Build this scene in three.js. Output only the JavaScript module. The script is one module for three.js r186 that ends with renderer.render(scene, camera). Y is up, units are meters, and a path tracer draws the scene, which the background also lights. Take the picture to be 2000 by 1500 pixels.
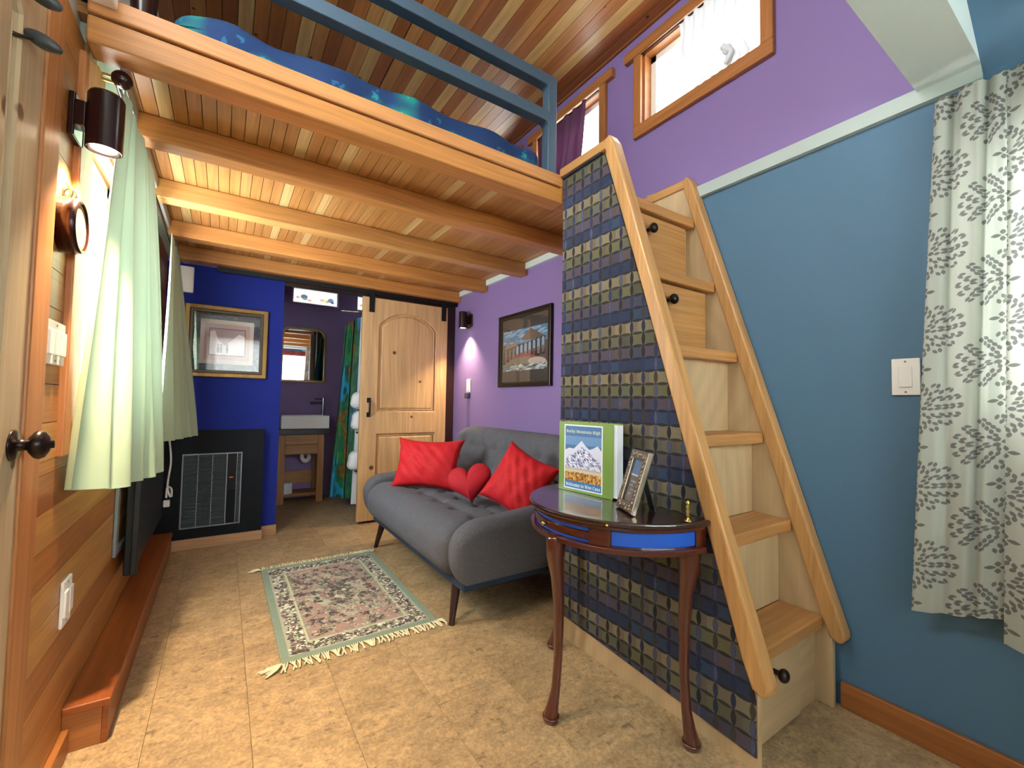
import * as THREE from 'three';
import { RoundedBoxGeometry } from 'three/addons/geometries/RoundedBoxGeometry.js';
import { mergeGeometries, mergeVertices, toCreasedNormals } from 'three/addons/utils/BufferGeometryUtils.js';
import { RectAreaLightUniformsLib } from 'three/addons/lights/RectAreaLightUniformsLib.js';

// ------------------------------------------------------------------ camera, sky, light, exposure
RectAreaLightUniformsLib.init();
const scene = new THREE.Scene();
const camera = new THREE.PerspectiveCamera(83.01, 4 / 3, 0.02, 60);
{
  const m = new THREE.Matrix4().makeBasis(
    new THREE.Vector3(0.83253, 0.01706, 0.55371), new THREE.Vector3(-0.03724, 0.99899, 0.0252), new THREE.Vector3(-0.55272, -0.0416, 0.83233));
  camera.quaternion.setFromRotationMatrix(m);
  camera.position.set(0, 1.02, 0);
}
const renderer = new THREE.WebGLRenderer({ antialias: true });
renderer.toneMapping = THREE.LinearToneMapping;
renderer.toneMappingExposure = 1.42;
renderer.shadowMap.enabled = true;
scene.background = new THREE.Color(0.9, 0.97, 1.0);
scene.backgroundIntensity = 9;
// daylight at each window opening: [centre, width, height, towards]
for (const [x, y, z, w, h, dx, dz] of [[-0.405, 1.4, -2.31, 1.2, 0.82, 1, 0], [-0.395, 2.6, -0.975, 0.86, 0.52, 1, 0], [1.845, 1.38, 0.135, 0.74, 0.7, -1, 0], [0.74, 1.5, 1.63, 1.78, 0.98, 0, -1]]) {
  const L = new THREE.RectAreaLight(new THREE.Color(0.9, 0.97, 1.0), 9, w, h); L.name = 'window_daylight'; L.position.set(x, y, z); L.lookAt(x + dx, y, z + dz); scene.add(L);
}

// ------------------------------------------------------------------ helpers
let seedState = 12345;
const rnd = () => { seedState = (seedState * 1664525 + 1013904223) >>> 0; return seedState / 4294967296; };
const rr = (a, b) => a + (b - a) * rnd();
const used = new Map();
function numbered(name) { const n = used.get(name) ?? 0; used.set(name, n + 1); return n ? `${name}_${String(n).padStart(3, '0')}` : name; }
const bases = new WeakMap();
function thing(name, label, category, base = [0, 0, 0], group) {
  const o = new THREE.Group(); o.name = numbered(name); o.position.set(...base); scene.add(o);
  o.userData = { label, category }; if (group) o.userData.group = group;
  bases.set(o, base); return o;
}
function struct(name, label, category, base = [0, 0, 0]) { const o = thing(name, label, category, base); o.userData.kind = 'structure'; return o; }
function clean(g) {
  g = g.index ? g.toNonIndexed() : g.clone();
  for (const k of Object.keys(g.attributes)) if (!['position', 'normal', 'uv'].includes(k)) g.deleteAttribute(k);
  if (!g.attributes.normal) g.computeVertexNormals();
  if (!g.attributes.uv) g.setAttribute('uv', new THREE.BufferAttribute(new Float32Array(g.attributes.position.count * 2), 2));
  g.morphAttributes = {}; g.groups = []; return g;
}
// planar uv in metres, u along the grain
function metricUV(g, grain) {
  g.computeBoundingBox();
  const s = g.boundingBox.getSize(new THREE.Vector3()).toArray();
  const a = grain ? 'xyz'.indexOf(grain) : s.indexOf(Math.max(...s));
  const b = (a + 1) % 3, c = (a + 2) % 3, p = g.attributes.position.array, uv = g.attributes.uv.array;
  const ou = rnd() * 3, ov = rnd() * 3, A = new THREE.Vector3(), B = new THREE.Vector3(), C = new THREE.Vector3();
  for (let i = 0; i < p.length / 3; i += 3) {
    A.fromArray(p, i * 3); B.fromArray(p, i * 3 + 3); C.fromArray(p, i * 3 + 6);
    const n = B.sub(A).cross(C.sub(A)).toArray().map(Math.abs), k = n.indexOf(Math.max(...n));
    const iu = k === a ? b : a, iv = k === a ? c : k === b ? c : b;
    for (let j = 0; j < 3; j++) { uv[(i + j) * 2] = p[(i + j) * 3 + iu] + ou; uv[(i + j) * 2 + 1] = p[(i + j) * 3 + iv] + ov; }
  }
  return g;
}
// geometry in world coordinates -> one mesh under a thing (moved to the thing's base)
function part(name, geo, mat, parent, opt = {}) {
  const list = (Array.isArray(geo) ? geo : [geo]).map(clean);
  let g = list.length > 1 ? mergeGeometries(list) : list[0];
  if (!opt.uv) metricUV(g, opt.grain);
  const base = bases.get(parent) ?? [0, 0, 0];
  g.translate(-base[0], -base[1], -base[2]);
  const m = new THREE.Mesh(g, mat); m.name = name; m.castShadow = m.receiveShadow = true; parent.add(m);
  bases.set(m, base);
  if (opt.label) m.userData.label = opt.label;
  if (opt.kind) m.userData.kind = opt.kind;
  return m;
}
// a thing that is one mesh
function solo(name, geo, mat, label, category, group, opt = {}) {
  const list = (Array.isArray(geo) ? geo : [geo]).map(clean);
  const g = list.length > 1 ? mergeGeometries(list) : list[0];
  if (!opt.uv) metricUV(g, opt.grain);
  g.computeBoundingBox(); const bb = g.boundingBox.clone(), c = bb.getCenter(new THREE.Vector3());
  g.translate(-c.x, -bb.min.y, -c.z);
  const m = new THREE.Mesh(g, mat); m.name = numbered(name); m.position.set(c.x, bb.min.y, c.z); m.castShadow = m.receiveShadow = true;
  m.userData = { label, category }; if (group) m.userData.group = group; if (opt.kind) m.userData.kind = opt.kind;
  scene.add(m); bases.set(m, [c.x, bb.min.y, c.z]); return m;
}
const bx = (x0, x1, y0, y1, z0, z1) => { const g = new THREE.BoxGeometry(x1 - x0, y1 - y0, z1 - z0); g.translate((x0 + x1) / 2, (y0 + y1) / 2, (z0 + z1) / 2); return g; };
const rb = (x0, x1, y0, y1, z0, z1, r = 0.006, s = 2) => { const w = x1 - x0, h = y1 - y0, d = z1 - z0; const g = new RoundedBoxGeometry(w, h, d, s, Math.min(r, w * 0.49, h * 0.49, d * 0.49)); g.translate((x0 + x1) / 2, (y0 + y1) / 2, (z0 + z1) / 2); return g; };
const shapeOf = (pts) => new THREE.Shape(pts.map(([a, b]) => new THREE.Vector2(a, b)));
function exZ(shape, z0, z1, bevel = 0, seg = 1, cs = 12) { const g = new THREE.ExtrudeGeometry(shape, { depth: z1 - z0 - 2 * bevel, bevelEnabled: bevel > 0, bevelSize: bevel, bevelOffset: -bevel, bevelThickness: bevel, bevelSegments: seg, curveSegments: cs }); g.translate(0, 0, z0 + bevel); return g; }
function exX(shape, x0, x1, bevel = 0, seg = 1, cs = 12) { const g = exZ(shape, 0, x1 - x0, bevel, seg, cs); g.rotateY(-Math.PI / 2); g.translate(x1, 0, 0); return g; }   // shape in (z, y)
function exY(shape, y0, y1, bevel = 0, seg = 1, cs = 12) { const g = exZ(shape, 0, y1 - y0, bevel, seg, cs); g.rotateX(-Math.PI / 2); g.translate(0, y0, 0); return g; }  // shape in (x, -z)
function rod(a, b, r0, r1 = r0, seg = 12) {
  const A = new THREE.Vector3(...a), B = new THREE.Vector3(...b), d = B.clone().sub(A), g = new THREE.CylinderGeometry(r1, r0, d.length(), seg);
  g.applyQuaternion(new THREE.Quaternion().setFromUnitVectors(new THREE.Vector3(0, 1, 0), d.clone().normalize())); g.translate(...A.add(B).multiplyScalar(0.5).toArray()); return g;
}
const tube = (pts, r, n = 40, s = 8) => new THREE.TubeGeometry(new THREE.CatmullRomCurve3(pts.map((p) => new THREE.Vector3(...p))), n, r, s);
const lathe = (pts, at, seg = 24) => { const g = new THREE.LatheGeometry(pts.map(([a, b]) => new THREE.Vector2(a, b)), seg); g.translate(...at); return g; };
const ball = (r, at, sx = 1, sy = 1, sz = 1, n = 16) => { const g = new THREE.SphereGeometry(r, n, Math.round(n * 0.7)); g.scale(sx, sy, sz); g.translate(...at); return g; };
// box with soft edges and its own displacement
function soft(w, h, d, r, nw, nh, nd, fn) {
  let g = new THREE.BoxGeometry(w, h, d, nw, nh, nd); g.deleteAttribute('uv'); g.deleteAttribute('normal'); g = mergeVertices(g, 1e-5);
  const p = g.attributes.position, v = new THREE.Vector3(), q = new THREE.Vector3();
  for (let i = 0; i < p.count; i++) {
    v.fromBufferAttribute(p, i); q.set(THREE.MathUtils.clamp(v.x, -w / 2 + r, w / 2 - r), THREE.MathUtils.clamp(v.y, -h / 2 + r, h / 2 - r), THREE.MathUtils.clamp(v.z, -d / 2 + r, d / 2 - r));
    const n = v.clone().sub(q); if (n.lengthSq() > 1e-12) { n.normalize(); v.copy(q).addScaledVector(n, r); }
    if (fn) fn(v, n); p.setXYZ(i, v.x, v.y, v.z);
  }
  g.computeVertexNormals(); return g;
}
// sheet from a function (u,v)->[x,y,z], uv kept as given by uvf
function sheet(fn, nu, nv, uvf, thick = 0) {
  const pos = [], uv = [], idx = [];
  for (let j = 0; j <= nv; j++) for (let i = 0; i <= nu; i++) { pos.push(...fn(i / nu, j / nv)); uv.push(...(uvf ? uvf(i / nu, j / nv) : [i / nu, j / nv])); }
  for (let j = 0; j < nv; j++) for (let i = 0; i < nu; i++) { const a = j * (nu + 1) + i, b = a + 1, c = a + nu + 1, d = c + 1; idx.push(a, b, d, a, d, c); }
  const g = new THREE.BufferGeometry(); g.setAttribute('position', new THREE.Float32BufferAttribute(pos, 3)); g.setAttribute('uv', new THREE.Float32BufferAttribute(uv, 2)); g.setIndex(idx); g.computeVertexNormals();
  if (!thick) return g;
  const n = g.attributes.normal, k = g.clone(), p = k.attributes.position; for (let i = 0; i < p.count; i++) p.setXYZ(i, p.getX(i) - n.getX(i) * thick, p.getY(i) - n.getY(i) * thick, p.getZ(i) - n.getZ(i) * thick);
  const rev = []; for (let i = 0; i < idx.length; i += 3) rev.push(idx[i], idx[i + 2], idx[i + 1]); k.setIndex(rev); k.computeVertexNormals(); return mergeGeometries([g, k]);
}
// wall slab with rectangular holes; axis = the axis it is thin along; a, b the two others
function slab(axis, t0, t1, a0, a1, b0, b1, holes = []) {
  const as = [...new Set([a0, a1, ...holes.flatMap((h) => [h[0], h[1]])])].sort((p, q) => p - q), bs = [...new Set([b0, b1, ...holes.flatMap((h) => [h[2], h[3]])])].sort((p, q) => p - q), out = [];
  for (let i = 0; i + 1 < as.length; i++) for (let j = 0; j + 1 < bs.length; j++) {
    const ca = (as[i] + as[i + 1]) / 2, cb = (bs[j] + bs[j + 1]) / 2;
    if (ca < a0 || ca > a1 || cb < b0 || cb > b1 || holes.some((h) => ca > h[0] && ca < h[1] && cb > h[2] && cb < h[3])) continue;
    out.push(axis === 'x' ? bx(t0, t1, bs[j], bs[j + 1], as[i], as[i + 1]) : bx(as[i], as[i + 1], bs[j], bs[j + 1], t0, t1));
  }
  return out;
}

// ------------------------------------------------------------------ textures
function hash(x, y, s) { let h = Math.imul(x, 374761393) ^ Math.imul(y, 668265263) ^ Math.imul(s, 2147483647 ^ 974634777); h = Math.imul(h ^ (h >>> 13), 1274126177); return ((h ^ (h >>> 16)) >>> 0) / 4294967296; }
function vnoise(x, y, px, py, s) {   // tileable value noise with period px, py
  const xi = Math.floor(x), yi = Math.floor(y), fx = x - xi, fy = y - yi, u = fx * fx * (3 - 2 * fx), v = fy * fy * (3 - 2 * fy);
  const h = (a, b) => hash(((a % px) + px) % px, ((b % py) + py) % py, s);
  return (h(xi, yi) * (1 - u) + h(xi + 1, yi) * u) * (1 - v) + (h(xi, yi + 1) * (1 - u) + h(xi + 1, yi + 1) * u) * v;
}
function dataTex(w, h, fn, tileW, tileH, srgb = true) {
  const d = new Uint8Array(w * h * 4);
  for (let y = 0; y < h; y++) for (let x = 0; x < w; x++) { const c = fn(x / w, y / h), o = (y * w + x) * 4; for (let k = 0; k < 3; k++) d[o + k] = Math.max(0, Math.min(255, (c.length ? c[k] : c) * 255)); d[o + 3] = 255; }
  const t = new THREE.DataTexture(d, w, h); t.wrapS = t.wrapT = THREE.RepeatWrapping; t.magFilter = THREE.LinearFilter; t.minFilter = THREE.LinearMipmapLinearFilter; t.generateMipmaps = true;
  if (srgb) t.colorSpace = THREE.SRGBColorSpace; t.repeat.set(1 / tileW, 1 / tileH); t.needsUpdate = true; return t;
}
function canvasTex(w, h, draw, tileW, tileH) {
  const c = document.createElement('canvas'); c.width = w; c.height = h; const g = c.getContext('2d'); draw(g, w, h);
  const t = new THREE.CanvasTexture(c); t.colorSpace = THREE.SRGBColorSpace; t.wrapS = t.wrapT = THREE.RepeatWrapping; if (tileW) t.repeat.set(1 / tileW, 1 / tileH); return t;
}
const grainFn = (contrast, knots) => (u, v) => {
  const warp = vnoise(u * 3, v * 4, 3, 4, 3) * 0.06 + vnoise(u * 6, v * 8, 6, 8, 8) * 0.02;
  let vv = v + warp, k = 0;
  for (const [ku, kv, kr] of knots) { let du = Math.abs(u - ku), dv = Math.abs(v - kv); du = Math.min(du, 1 - du); dv = Math.min(dv, 1 - dv); const r = Math.hypot(du * 2.2, dv) / kr; if (r < 6) vv += 0.05 * Math.exp(-r * 0.8) * Math.sign(v - kv || 1); if (r < 1.6) k = Math.max(k, r < 1 ? 1 : (1.6 - r) / 0.6); }
  const ring = vnoise(u * 4, vv * 44, 4, 44, 5) * 0.5 + vnoise(u * 8, vv * 110, 8, 110, 6) * 0.3 + vnoise(u * 24, v * 220, 24, 220, 7) * 0.2;
  const broad = vnoise(u * 2, v * 6, 2, 6, 9);
  const s = 1 - contrast * (0.8 * (1 - ring) + 0.2 * broad);
  return [s * (1 - 0.5 * k), s * (0.99 - 0.58 * k) - 0.02 * (1 - s), s * (0.97 - 0.62 * k) - 0.05 * (1 - s)];
};
const T = {};
T.grain = dataTex(512, 512, grainFn(0.3, [[0.3, 0.62, 0.012]]), 1.3, 0.5);
T.knotty = dataTex(768, 768, grainFn(0.26, [[0.14, 0.3, 0.016], [0.42, 0.72, 0.02], [0.7, 0.2, 0.012], [0.86, 0.86, 0.016], [0.6, 0.5, 0.01]]), 1.5, 0.7);
T.ply = dataTex(512, 512, (u, v) => { const w = v * 9 + 1.3 * vnoise(u * 2, v * 3, 2, 3, 21) * 3; const r = Math.abs((w % 1) - 0.5); const s = 0.93 - 0.1 * r - 0.07 * 0.5 * vnoise(u * 7, v * 90, 7, 90, 22) - 0.05 * vnoise(u * 5, v * 3, 5, 3, 23); return [s, s * 0.985, s * 0.96]; }, 1.0, 0.8);
T.cork = dataTex(1024, 1024, (u, v) => {
  const f = vnoise(u * 150, v * 150, 150, 150, 31), c = vnoise(u * 52, v * 34, 52, 34, 32), b = vnoise(u * 14, v * 9, 14, 9, 33), sp = vnoise(u * 90, v * 40, 90, 40, 34);
  let s = 0.82 + 0.12 * (c - 0.5) + 0.16 * (f - 0.5) + 0.09 * (b - 0.5); if (sp > 0.8) s -= (sp - 0.8) * 0.9;
  return [s, s * 0.985 - 0.01 * c, s * 0.95 - 0.03 * c];
}, 0.9, 0.9);
T.weave = dataTex(256, 256, (u, v) => 0.5 + 0.25 * Math.sin(u * Math.PI * 128) * Math.sin(v * Math.PI * 128) + 0.35 * (vnoise(u * 90, v * 90, 90, 90, 41) - 0.5), 0.12, 0.12, false);
T.felt = dataTex(256, 256, (u, v) => { const s = 0.9 + 0.14 * (vnoise(u * 128, v * 128, 128, 128, 42) - 0.5) + 0.08 * (vnoise(u * 40, v * 40, 40, 40, 43) - 0.5); return [s, s, s]; }, 0.22, 0.22);
T.orange = dataTex(256, 256, (u, v) => 0.5 + 0.3 * (vnoise(u * 60, v * 60, 60, 60, 44) - 0.5) + 0.4 * (vnoise(u * 22, v * 22, 22, 22, 45) - 0.5), 0.4, 0.4, false);

function mulberry(a) { return () => { a = (a + 0x6d2b79f5) | 0; let t = Math.imul(a ^ (a >>> 15), 1 | a); t = (t + Math.imul(t ^ (t >>> 7), 61 | t)) ^ t; return ((t ^ (t >>> 14)) >>> 0) / 4294967296; }; }
// woven stair tapestry: rows of pillow-shaped cells with lens shapes between them
T.tapestry = canvasTex(1024, 768, (g, W, H) => {
  const cw = W / 16, ch = H / 12, rows = [['#857a5f', '#918465', '#7c725b', '#897e63'], ['#65644a', '#6f6c4c', '#5a5b47', '#696954'], ['#564e59', '#5f5153', '#4a4858', '#594e59'], ['#2d3a57', '#354763', '#2b3751', '#334060']];
  const lens = ['#262c4c', '#4a3f33', '#55587a', '#2b2422', '#20222e', '#2c3a5e'];
  const q = mulberry(77);
  g.fillStyle = '#2a2830'; g.fillRect(0, 0, W, H);
  for (let r = 0; r < 12; r++) for (let c = 0; c < 16; c++) { g.fillStyle = rows[r % 4][Math.floor(q() * 4)]; g.fillRect(c * cw, r * ch, cw, ch); g.fillStyle = 'rgba(90,60,60,0.25)'; if (q() < 0.4) g.fillRect(c * cw, r * ch, cw * 0.5, ch); }
  const leaf = (x, y, rx, ry, col) => { g.fillStyle = col; g.beginPath(); g.moveTo(x - rx, y); g.quadraticCurveTo(x, y - ry * 2, x + rx, y); g.quadraticCurveTo(x, y + ry * 2, x - rx, y); g.fill(); g.strokeStyle = 'rgba(20,20,28,0.55)'; g.lineWidth = 2.2; g.stroke(); };
  const vleaf = (x, y, rx, ry, col) => { g.fillStyle = col; g.beginPath(); g.moveTo(x, y - ry); g.quadraticCurveTo(x + rx * 2, y, x, y + ry); g.quadraticCurveTo(x - rx * 2, y, x, y - ry); g.fill(); g.strokeStyle = 'rgba(20,20,28,0.45)'; g.lineWidth = 1.6; g.stroke(); };
  for (let r = 0; r < 12; r++) for (let c = 0; c < 16; c++) {
    const lc = lens[Math.floor(q() * 6)], hc = ['#2b2a33', '#3d392f', '#2a2a36', '#232a40'][r % 4];
    for (const dx of c === 0 ? [0, W] : [0]) vleaf(c * cw + dx, (r + 0.5) * ch, cw * 0.14, ch * 0.54, lc);
    for (const dy of r === 0 ? [0, H] : [0]) leaf((c + 0.5) * cw, r * ch + dy, cw * 0.46, ch * 0.1, hc);
  }
  for (let k = 0; k < 9000; k++) { g.fillStyle = q() < 0.5 ? 'rgba(255,255,255,0.05)' : 'rgba(0,0,0,0.08)'; g.fillRect(q() * W, q() * H, 2 + q() * 3, 1.4); }
}, 0.88, 0.57);
// grey leaf medallions on cream cloth
T.damask = canvasTex(700, 536, (g, W, H) => {
  g.fillStyle = '#aeb3a6'; g.fillRect(0, 0, W, H);
  const leafAt = (x, y, a, L, w) => { g.save(); g.translate(x, y); g.rotate(a); g.beginPath(); g.moveTo(0, 0); g.quadraticCurveTo(L * 0.5, -w, L, 0); g.quadraticCurveTo(L * 0.5, w, 0, 0); g.fill(); g.restore(); };
  const med = (cx, cy) => {
    g.fillStyle = '#6c6c68';
    for (const [f, n, L] of [[0.03, 6, 32], [0.18, 9, 34], [0.34, 14, 36], [0.5, 20, 36], [0.66, 26, 36], [0.84, 32, 36]]) for (let k = 0; k < n; k++) {
      const a = ((k + 0.5) / n) * Math.PI * 2, x = cx + Math.cos(a) * f * 205, y = cy + Math.sin(a) * f * 172, d = Math.atan2(Math.sin(a) * 172, Math.cos(a) * 205);
      leafAt(x, y, d + (k % 2 ? 0.38 : -0.38), L, 19);
    }
  };
  const flower = (cx, cy) => { g.fillStyle = '#696963'; for (let k = 0; k < 4; k++) leafAt(cx + 5 * Math.cos(k * Math.PI / 2), cy + 5 * Math.sin(k * Math.PI / 2), (k * Math.PI) / 2, k % 2 ? 34 : 46, 24); };
  for (const [x, y] of [[0, 0], [W, 0], [0, H], [W, H], [W / 2, H / 2]]) med(x, y);
  for (const [x, y] of [[W / 2, 0], [W / 2, H], [0, H / 2], [W, H / 2]]) flower(x, y);
}, 0.3, 0.23);
// rug
T.rug = canvasTex(700, 1160, (g, W, H) => {
  const q = mulberry(9);
  g.fillStyle = '#7d8f7c'; g.fillRect(0, 0, W, H);
  g.fillStyle = '#a3a390'; g.fillRect(34, 34, W - 68, H - 68);
  const motif = (x, y, r, cols) => { for (let k = 0; k < 14; k++) { const a = q() * 6.28, d = q() * r; g.fillStyle = cols[Math.floor(q() * cols.length)]; g.beginPath(); g.ellipse(x + Math.cos(a) * d, y + Math.sin(a) * d, 4 + q() * 8, 3 + q() * 6, q() * 3, 0, 7); g.fill(); } };
  const dark = ['#3f3a3d', '#4b4a4a', '#5c4746', '#6b6a58', '#8d8c76'], border = ['#4a4746', '#7a5a52', '#dcd8c4', '#7d8468', '#3b393d'];
  for (let k = 0; k < 2600; k++) { const t = q(), side = Math.floor(q() * 4), d = 48 + q() * 62; const x = side === 0 ? d : side === 1 ? W - d : 40 + t * (W - 80), y = side === 2 ? d : side === 3 ? H - d : 40 + t * (H - 80); g.fillStyle = border[Math.floor(q() * 5)]; g.beginPath(); g.ellipse(x, y, 3 + q() * 8, 3 + q() * 6, q() * 3, 0, 7); g.fill(); }
  g.strokeStyle = '#c9c593'; g.lineWidth = 5; g.strokeRect(122, 122, W - 244, H - 244); g.strokeStyle = '#6a7a66'; g.lineWidth = 3; g.strokeRect(132, 132, W - 264, H - 264);
  g.fillStyle = '#a48579'; g.fillRect(136, 136, W - 272, H - 272);
  const poly = (pts, c) => { g.fillStyle = c; g.beginPath(); pts.forEach(([x, y], i) => (i ? g.lineTo(x, y) : g.moveTo(x, y))); g.closePath(); g.fill(); };
  poly([[W / 2, 250], [W / 2 + 170, H / 2], [W / 2, H - 250], [W / 2 - 170, H / 2]], '#a8a78d'); poly([[W / 2, 370], [W / 2 + 105, H / 2], [W / 2, H - 370], [W / 2 - 105, H / 2]], '#8f7268'); poly([[W / 2, 450], [W / 2 + 62, H / 2], [W / 2, H - 450], [W / 2 - 62, H / 2]], '#c5c1ab');
  for (let k = 0; k < 420; k++) motif(140 + q() * (W - 280), 140 + q() * (H - 280), 22, q() < 0.4 ? dark : ['#b7b29c', '#8c8f78', '#9b7a70', '#a39d89', '#77746a', '#a1857a']);
  for (let k = 0; k < 40; k++) motif(W / 2 + (q() - 0.5) * 120, H / 2 + (q() - 0.5) * 300, 16, dark);
  for (let k = 0; k < 26000; k++) { g.fillStyle = q() < 0.5 ? 'rgba(255,255,245,0.10)' : 'rgba(30,30,30,0.12)'; g.fillRect(q() * W, q() * H, 2.4, 2.4); }
});
// blue batik bedding
T.bedding = dataTex(512, 512, (u, v) => {
  const a = vnoise(u * 7, v * 7, 7, 7, 51), b = vnoise(u * 19, v * 19, 19, 19, 52), c = vnoise(u * 60, v * 60, 60, 60, 53), t = Math.max(0, a * 0.6 + b * 0.4 - 0.45) * 2.2;
  const l = b > 0.7 && c > 0.6 ? 0.16 : 0;
  return [0.02 + 0.05 * t + l * 0.5, 0.18 + 0.32 * t + l, 0.36 + 0.1 * t + 0.08 * (c - 0.5) + l * 0.8];
}, 0.7, 0.7);
// reef-like shower curtain print
T.shower = dataTex(512, 512, (u, v) => {
  const a = vnoise(u * 5, v * 4, 5, 4, 61), b = vnoise(u * 16, v * 14, 16, 14, 62), c = vnoise(u * 40, v * 40, 40, 40, 63), k = a * 0.7 + b * 0.3;
  if (k > 0.62) return [0.02 + 0.1 * c, 0.35 + 0.2 * b, 0.5 + 0.2 * b];
  if (k < 0.34) return [0.28 + 0.25 * c, 0.24 + 0.14 * c, 0.1];
  return [0.03 + 0.12 * b, 0.2 + 0.22 * b + 0.08 * c, 0.2 + 0.08 * c];
}, 0.8, 0.9);
// binder cover: peak, meadow and the two lines of lettering
T.binder = canvasTex(520, 550, (g, W, H) => {
  const q = mulberry(5);
  g.fillStyle = '#7f9f4e'; g.fillRect(0, 0, W, H); g.fillStyle = '#f2f5f4'; g.fillRect(52, 20, 378, 510);
  g.save(); g.beginPath(); g.rect(62, 30, 358, 490); g.clip();
  g.fillStyle = '#4f79ad'; g.fillRect(62, 30, 358, 490); g.fillStyle = '#6f97c4'; g.fillRect(62, 110, 358, 70);
  const ridge = (base, amp, pts, c) => { g.fillStyle = c; g.beginPath(); g.moveTo(62, 420); pts.forEach(([x, y]) => g.lineTo(62 + x * 358, base - y * amp)); g.lineTo(420, 420); g.fill(); };
  ridge(300, 150, [[0, 0.5], [0.12, 0.62], [0.25, 0.6], [0.35, 0.8], [0.47, 1.05], [0.58, 0.78], [0.68, 0.62], [0.8, 0.72], [0.9, 0.85], [1, 0.6]], '#dfe2f2');
  for (let k = 0; k < 700; k++) { const x = 64 + q() * 345, y = 165 + q() * 200; g.fillStyle = ['#8c8fc2', '#6d70a8', '#f4f4fb', '#aab0d6', '#5c5f92', '#3f4370', '#ffffff'][Math.floor(q() * 7)]; g.beginPath(); const w = 8 + q() * 26; g.moveTo(x, y); g.lineTo(x + w, y + w * 0.7); g.lineTo(x + w * 0.2, y + w * 0.55); if (y > 300 - 150 * (1 - Math.abs(x - 230) / 240) + 30) g.fill(); }
  g.fillStyle = '#cdbfa0'; g.fillRect(62, 362, 358, 60); g.fillStyle = '#dcd3bd'; g.fillRect(62, 376, 358, 16);
  g.fillStyle = '#b9884a'; g.fillRect(62, 405, 358, 60);
  for (let k = 0; k < 520; k++) { g.fillStyle = ['#d99a3d', '#e2b45a', '#a9682e', '#c77a2f', '#7b4f2b', '#e8c98c'][Math.floor(q() * 6)]; g.beginPath(); g.ellipse(62 + q() * 358, 405 + q() * 60, 4 + q() * 7, 6 + q() * 9, 0, 0, 7); g.fill(); }
  g.fillStyle = '#3f7fb9'; g.fillRect(62, 466, 358, 60); g.restore();
  g.textAlign = 'center'; g.fillStyle = '#d7dfb8'; g.font = 'bold 31px serif'; g.fillText('Rocky Mountain High', 241, 84);
  g.fillStyle = '#eef4f8'; g.font = 'bold 37px serif'; g.fillText('Welcome to Wee Casa', 241, 508, 340);
});
// framed print on the blue wall
T.printA = canvasTex(640, 520, (g, W, H) => {
  const q = mulberry(15);
  g.fillStyle = '#23262e'; g.fillRect(0, 0, W, H);
  for (let k = 0; k < 900; k++) { g.fillStyle = ['#343a48', '#454b58', '#1a1c24', '#3a3440'][Math.floor(q() * 4)]; g.beginPath(); g.ellipse(q() * W, q() * H, 5 + q() * 12, 4 + q() * 8, q() * 3, 0, 7); g.fill(); }
  g.fillStyle = '#b3a79c'; g.fillRect(66, 60, W - 132, H - 120); g.fillStyle = '#a98d84'; g.fillRect(104, 96, W - 208, H - 192);
  g.fillStyle = '#5a4440'; g.fillRect(146, 136, W - 292, H - 272); g.fillStyle = '#9c8b8f'; g.fillRect(154, 144, W - 308, H - 288);
  g.fillStyle = '#d5ccd0'; g.beginPath(); g.moveTo(154, 376); g.lineTo(154, 170); g.lineTo(200, 160); g.lineTo(240, 250); g.lineTo(300, 290); g.lineTo(370, 230); g.lineTo(430, 180); g.lineTo(486, 200); g.lineTo(486, 376); g.fill();
  g.fillStyle = '#4a3f48'; for (const x of [235, 262, 320]) { g.beginPath(); g.ellipse(x, 330, 11, 34, 0, 0, 7); g.fill(); g.beginPath(); g.arc(x, 288, 9, 0, 7); g.fill(); }
});
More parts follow.
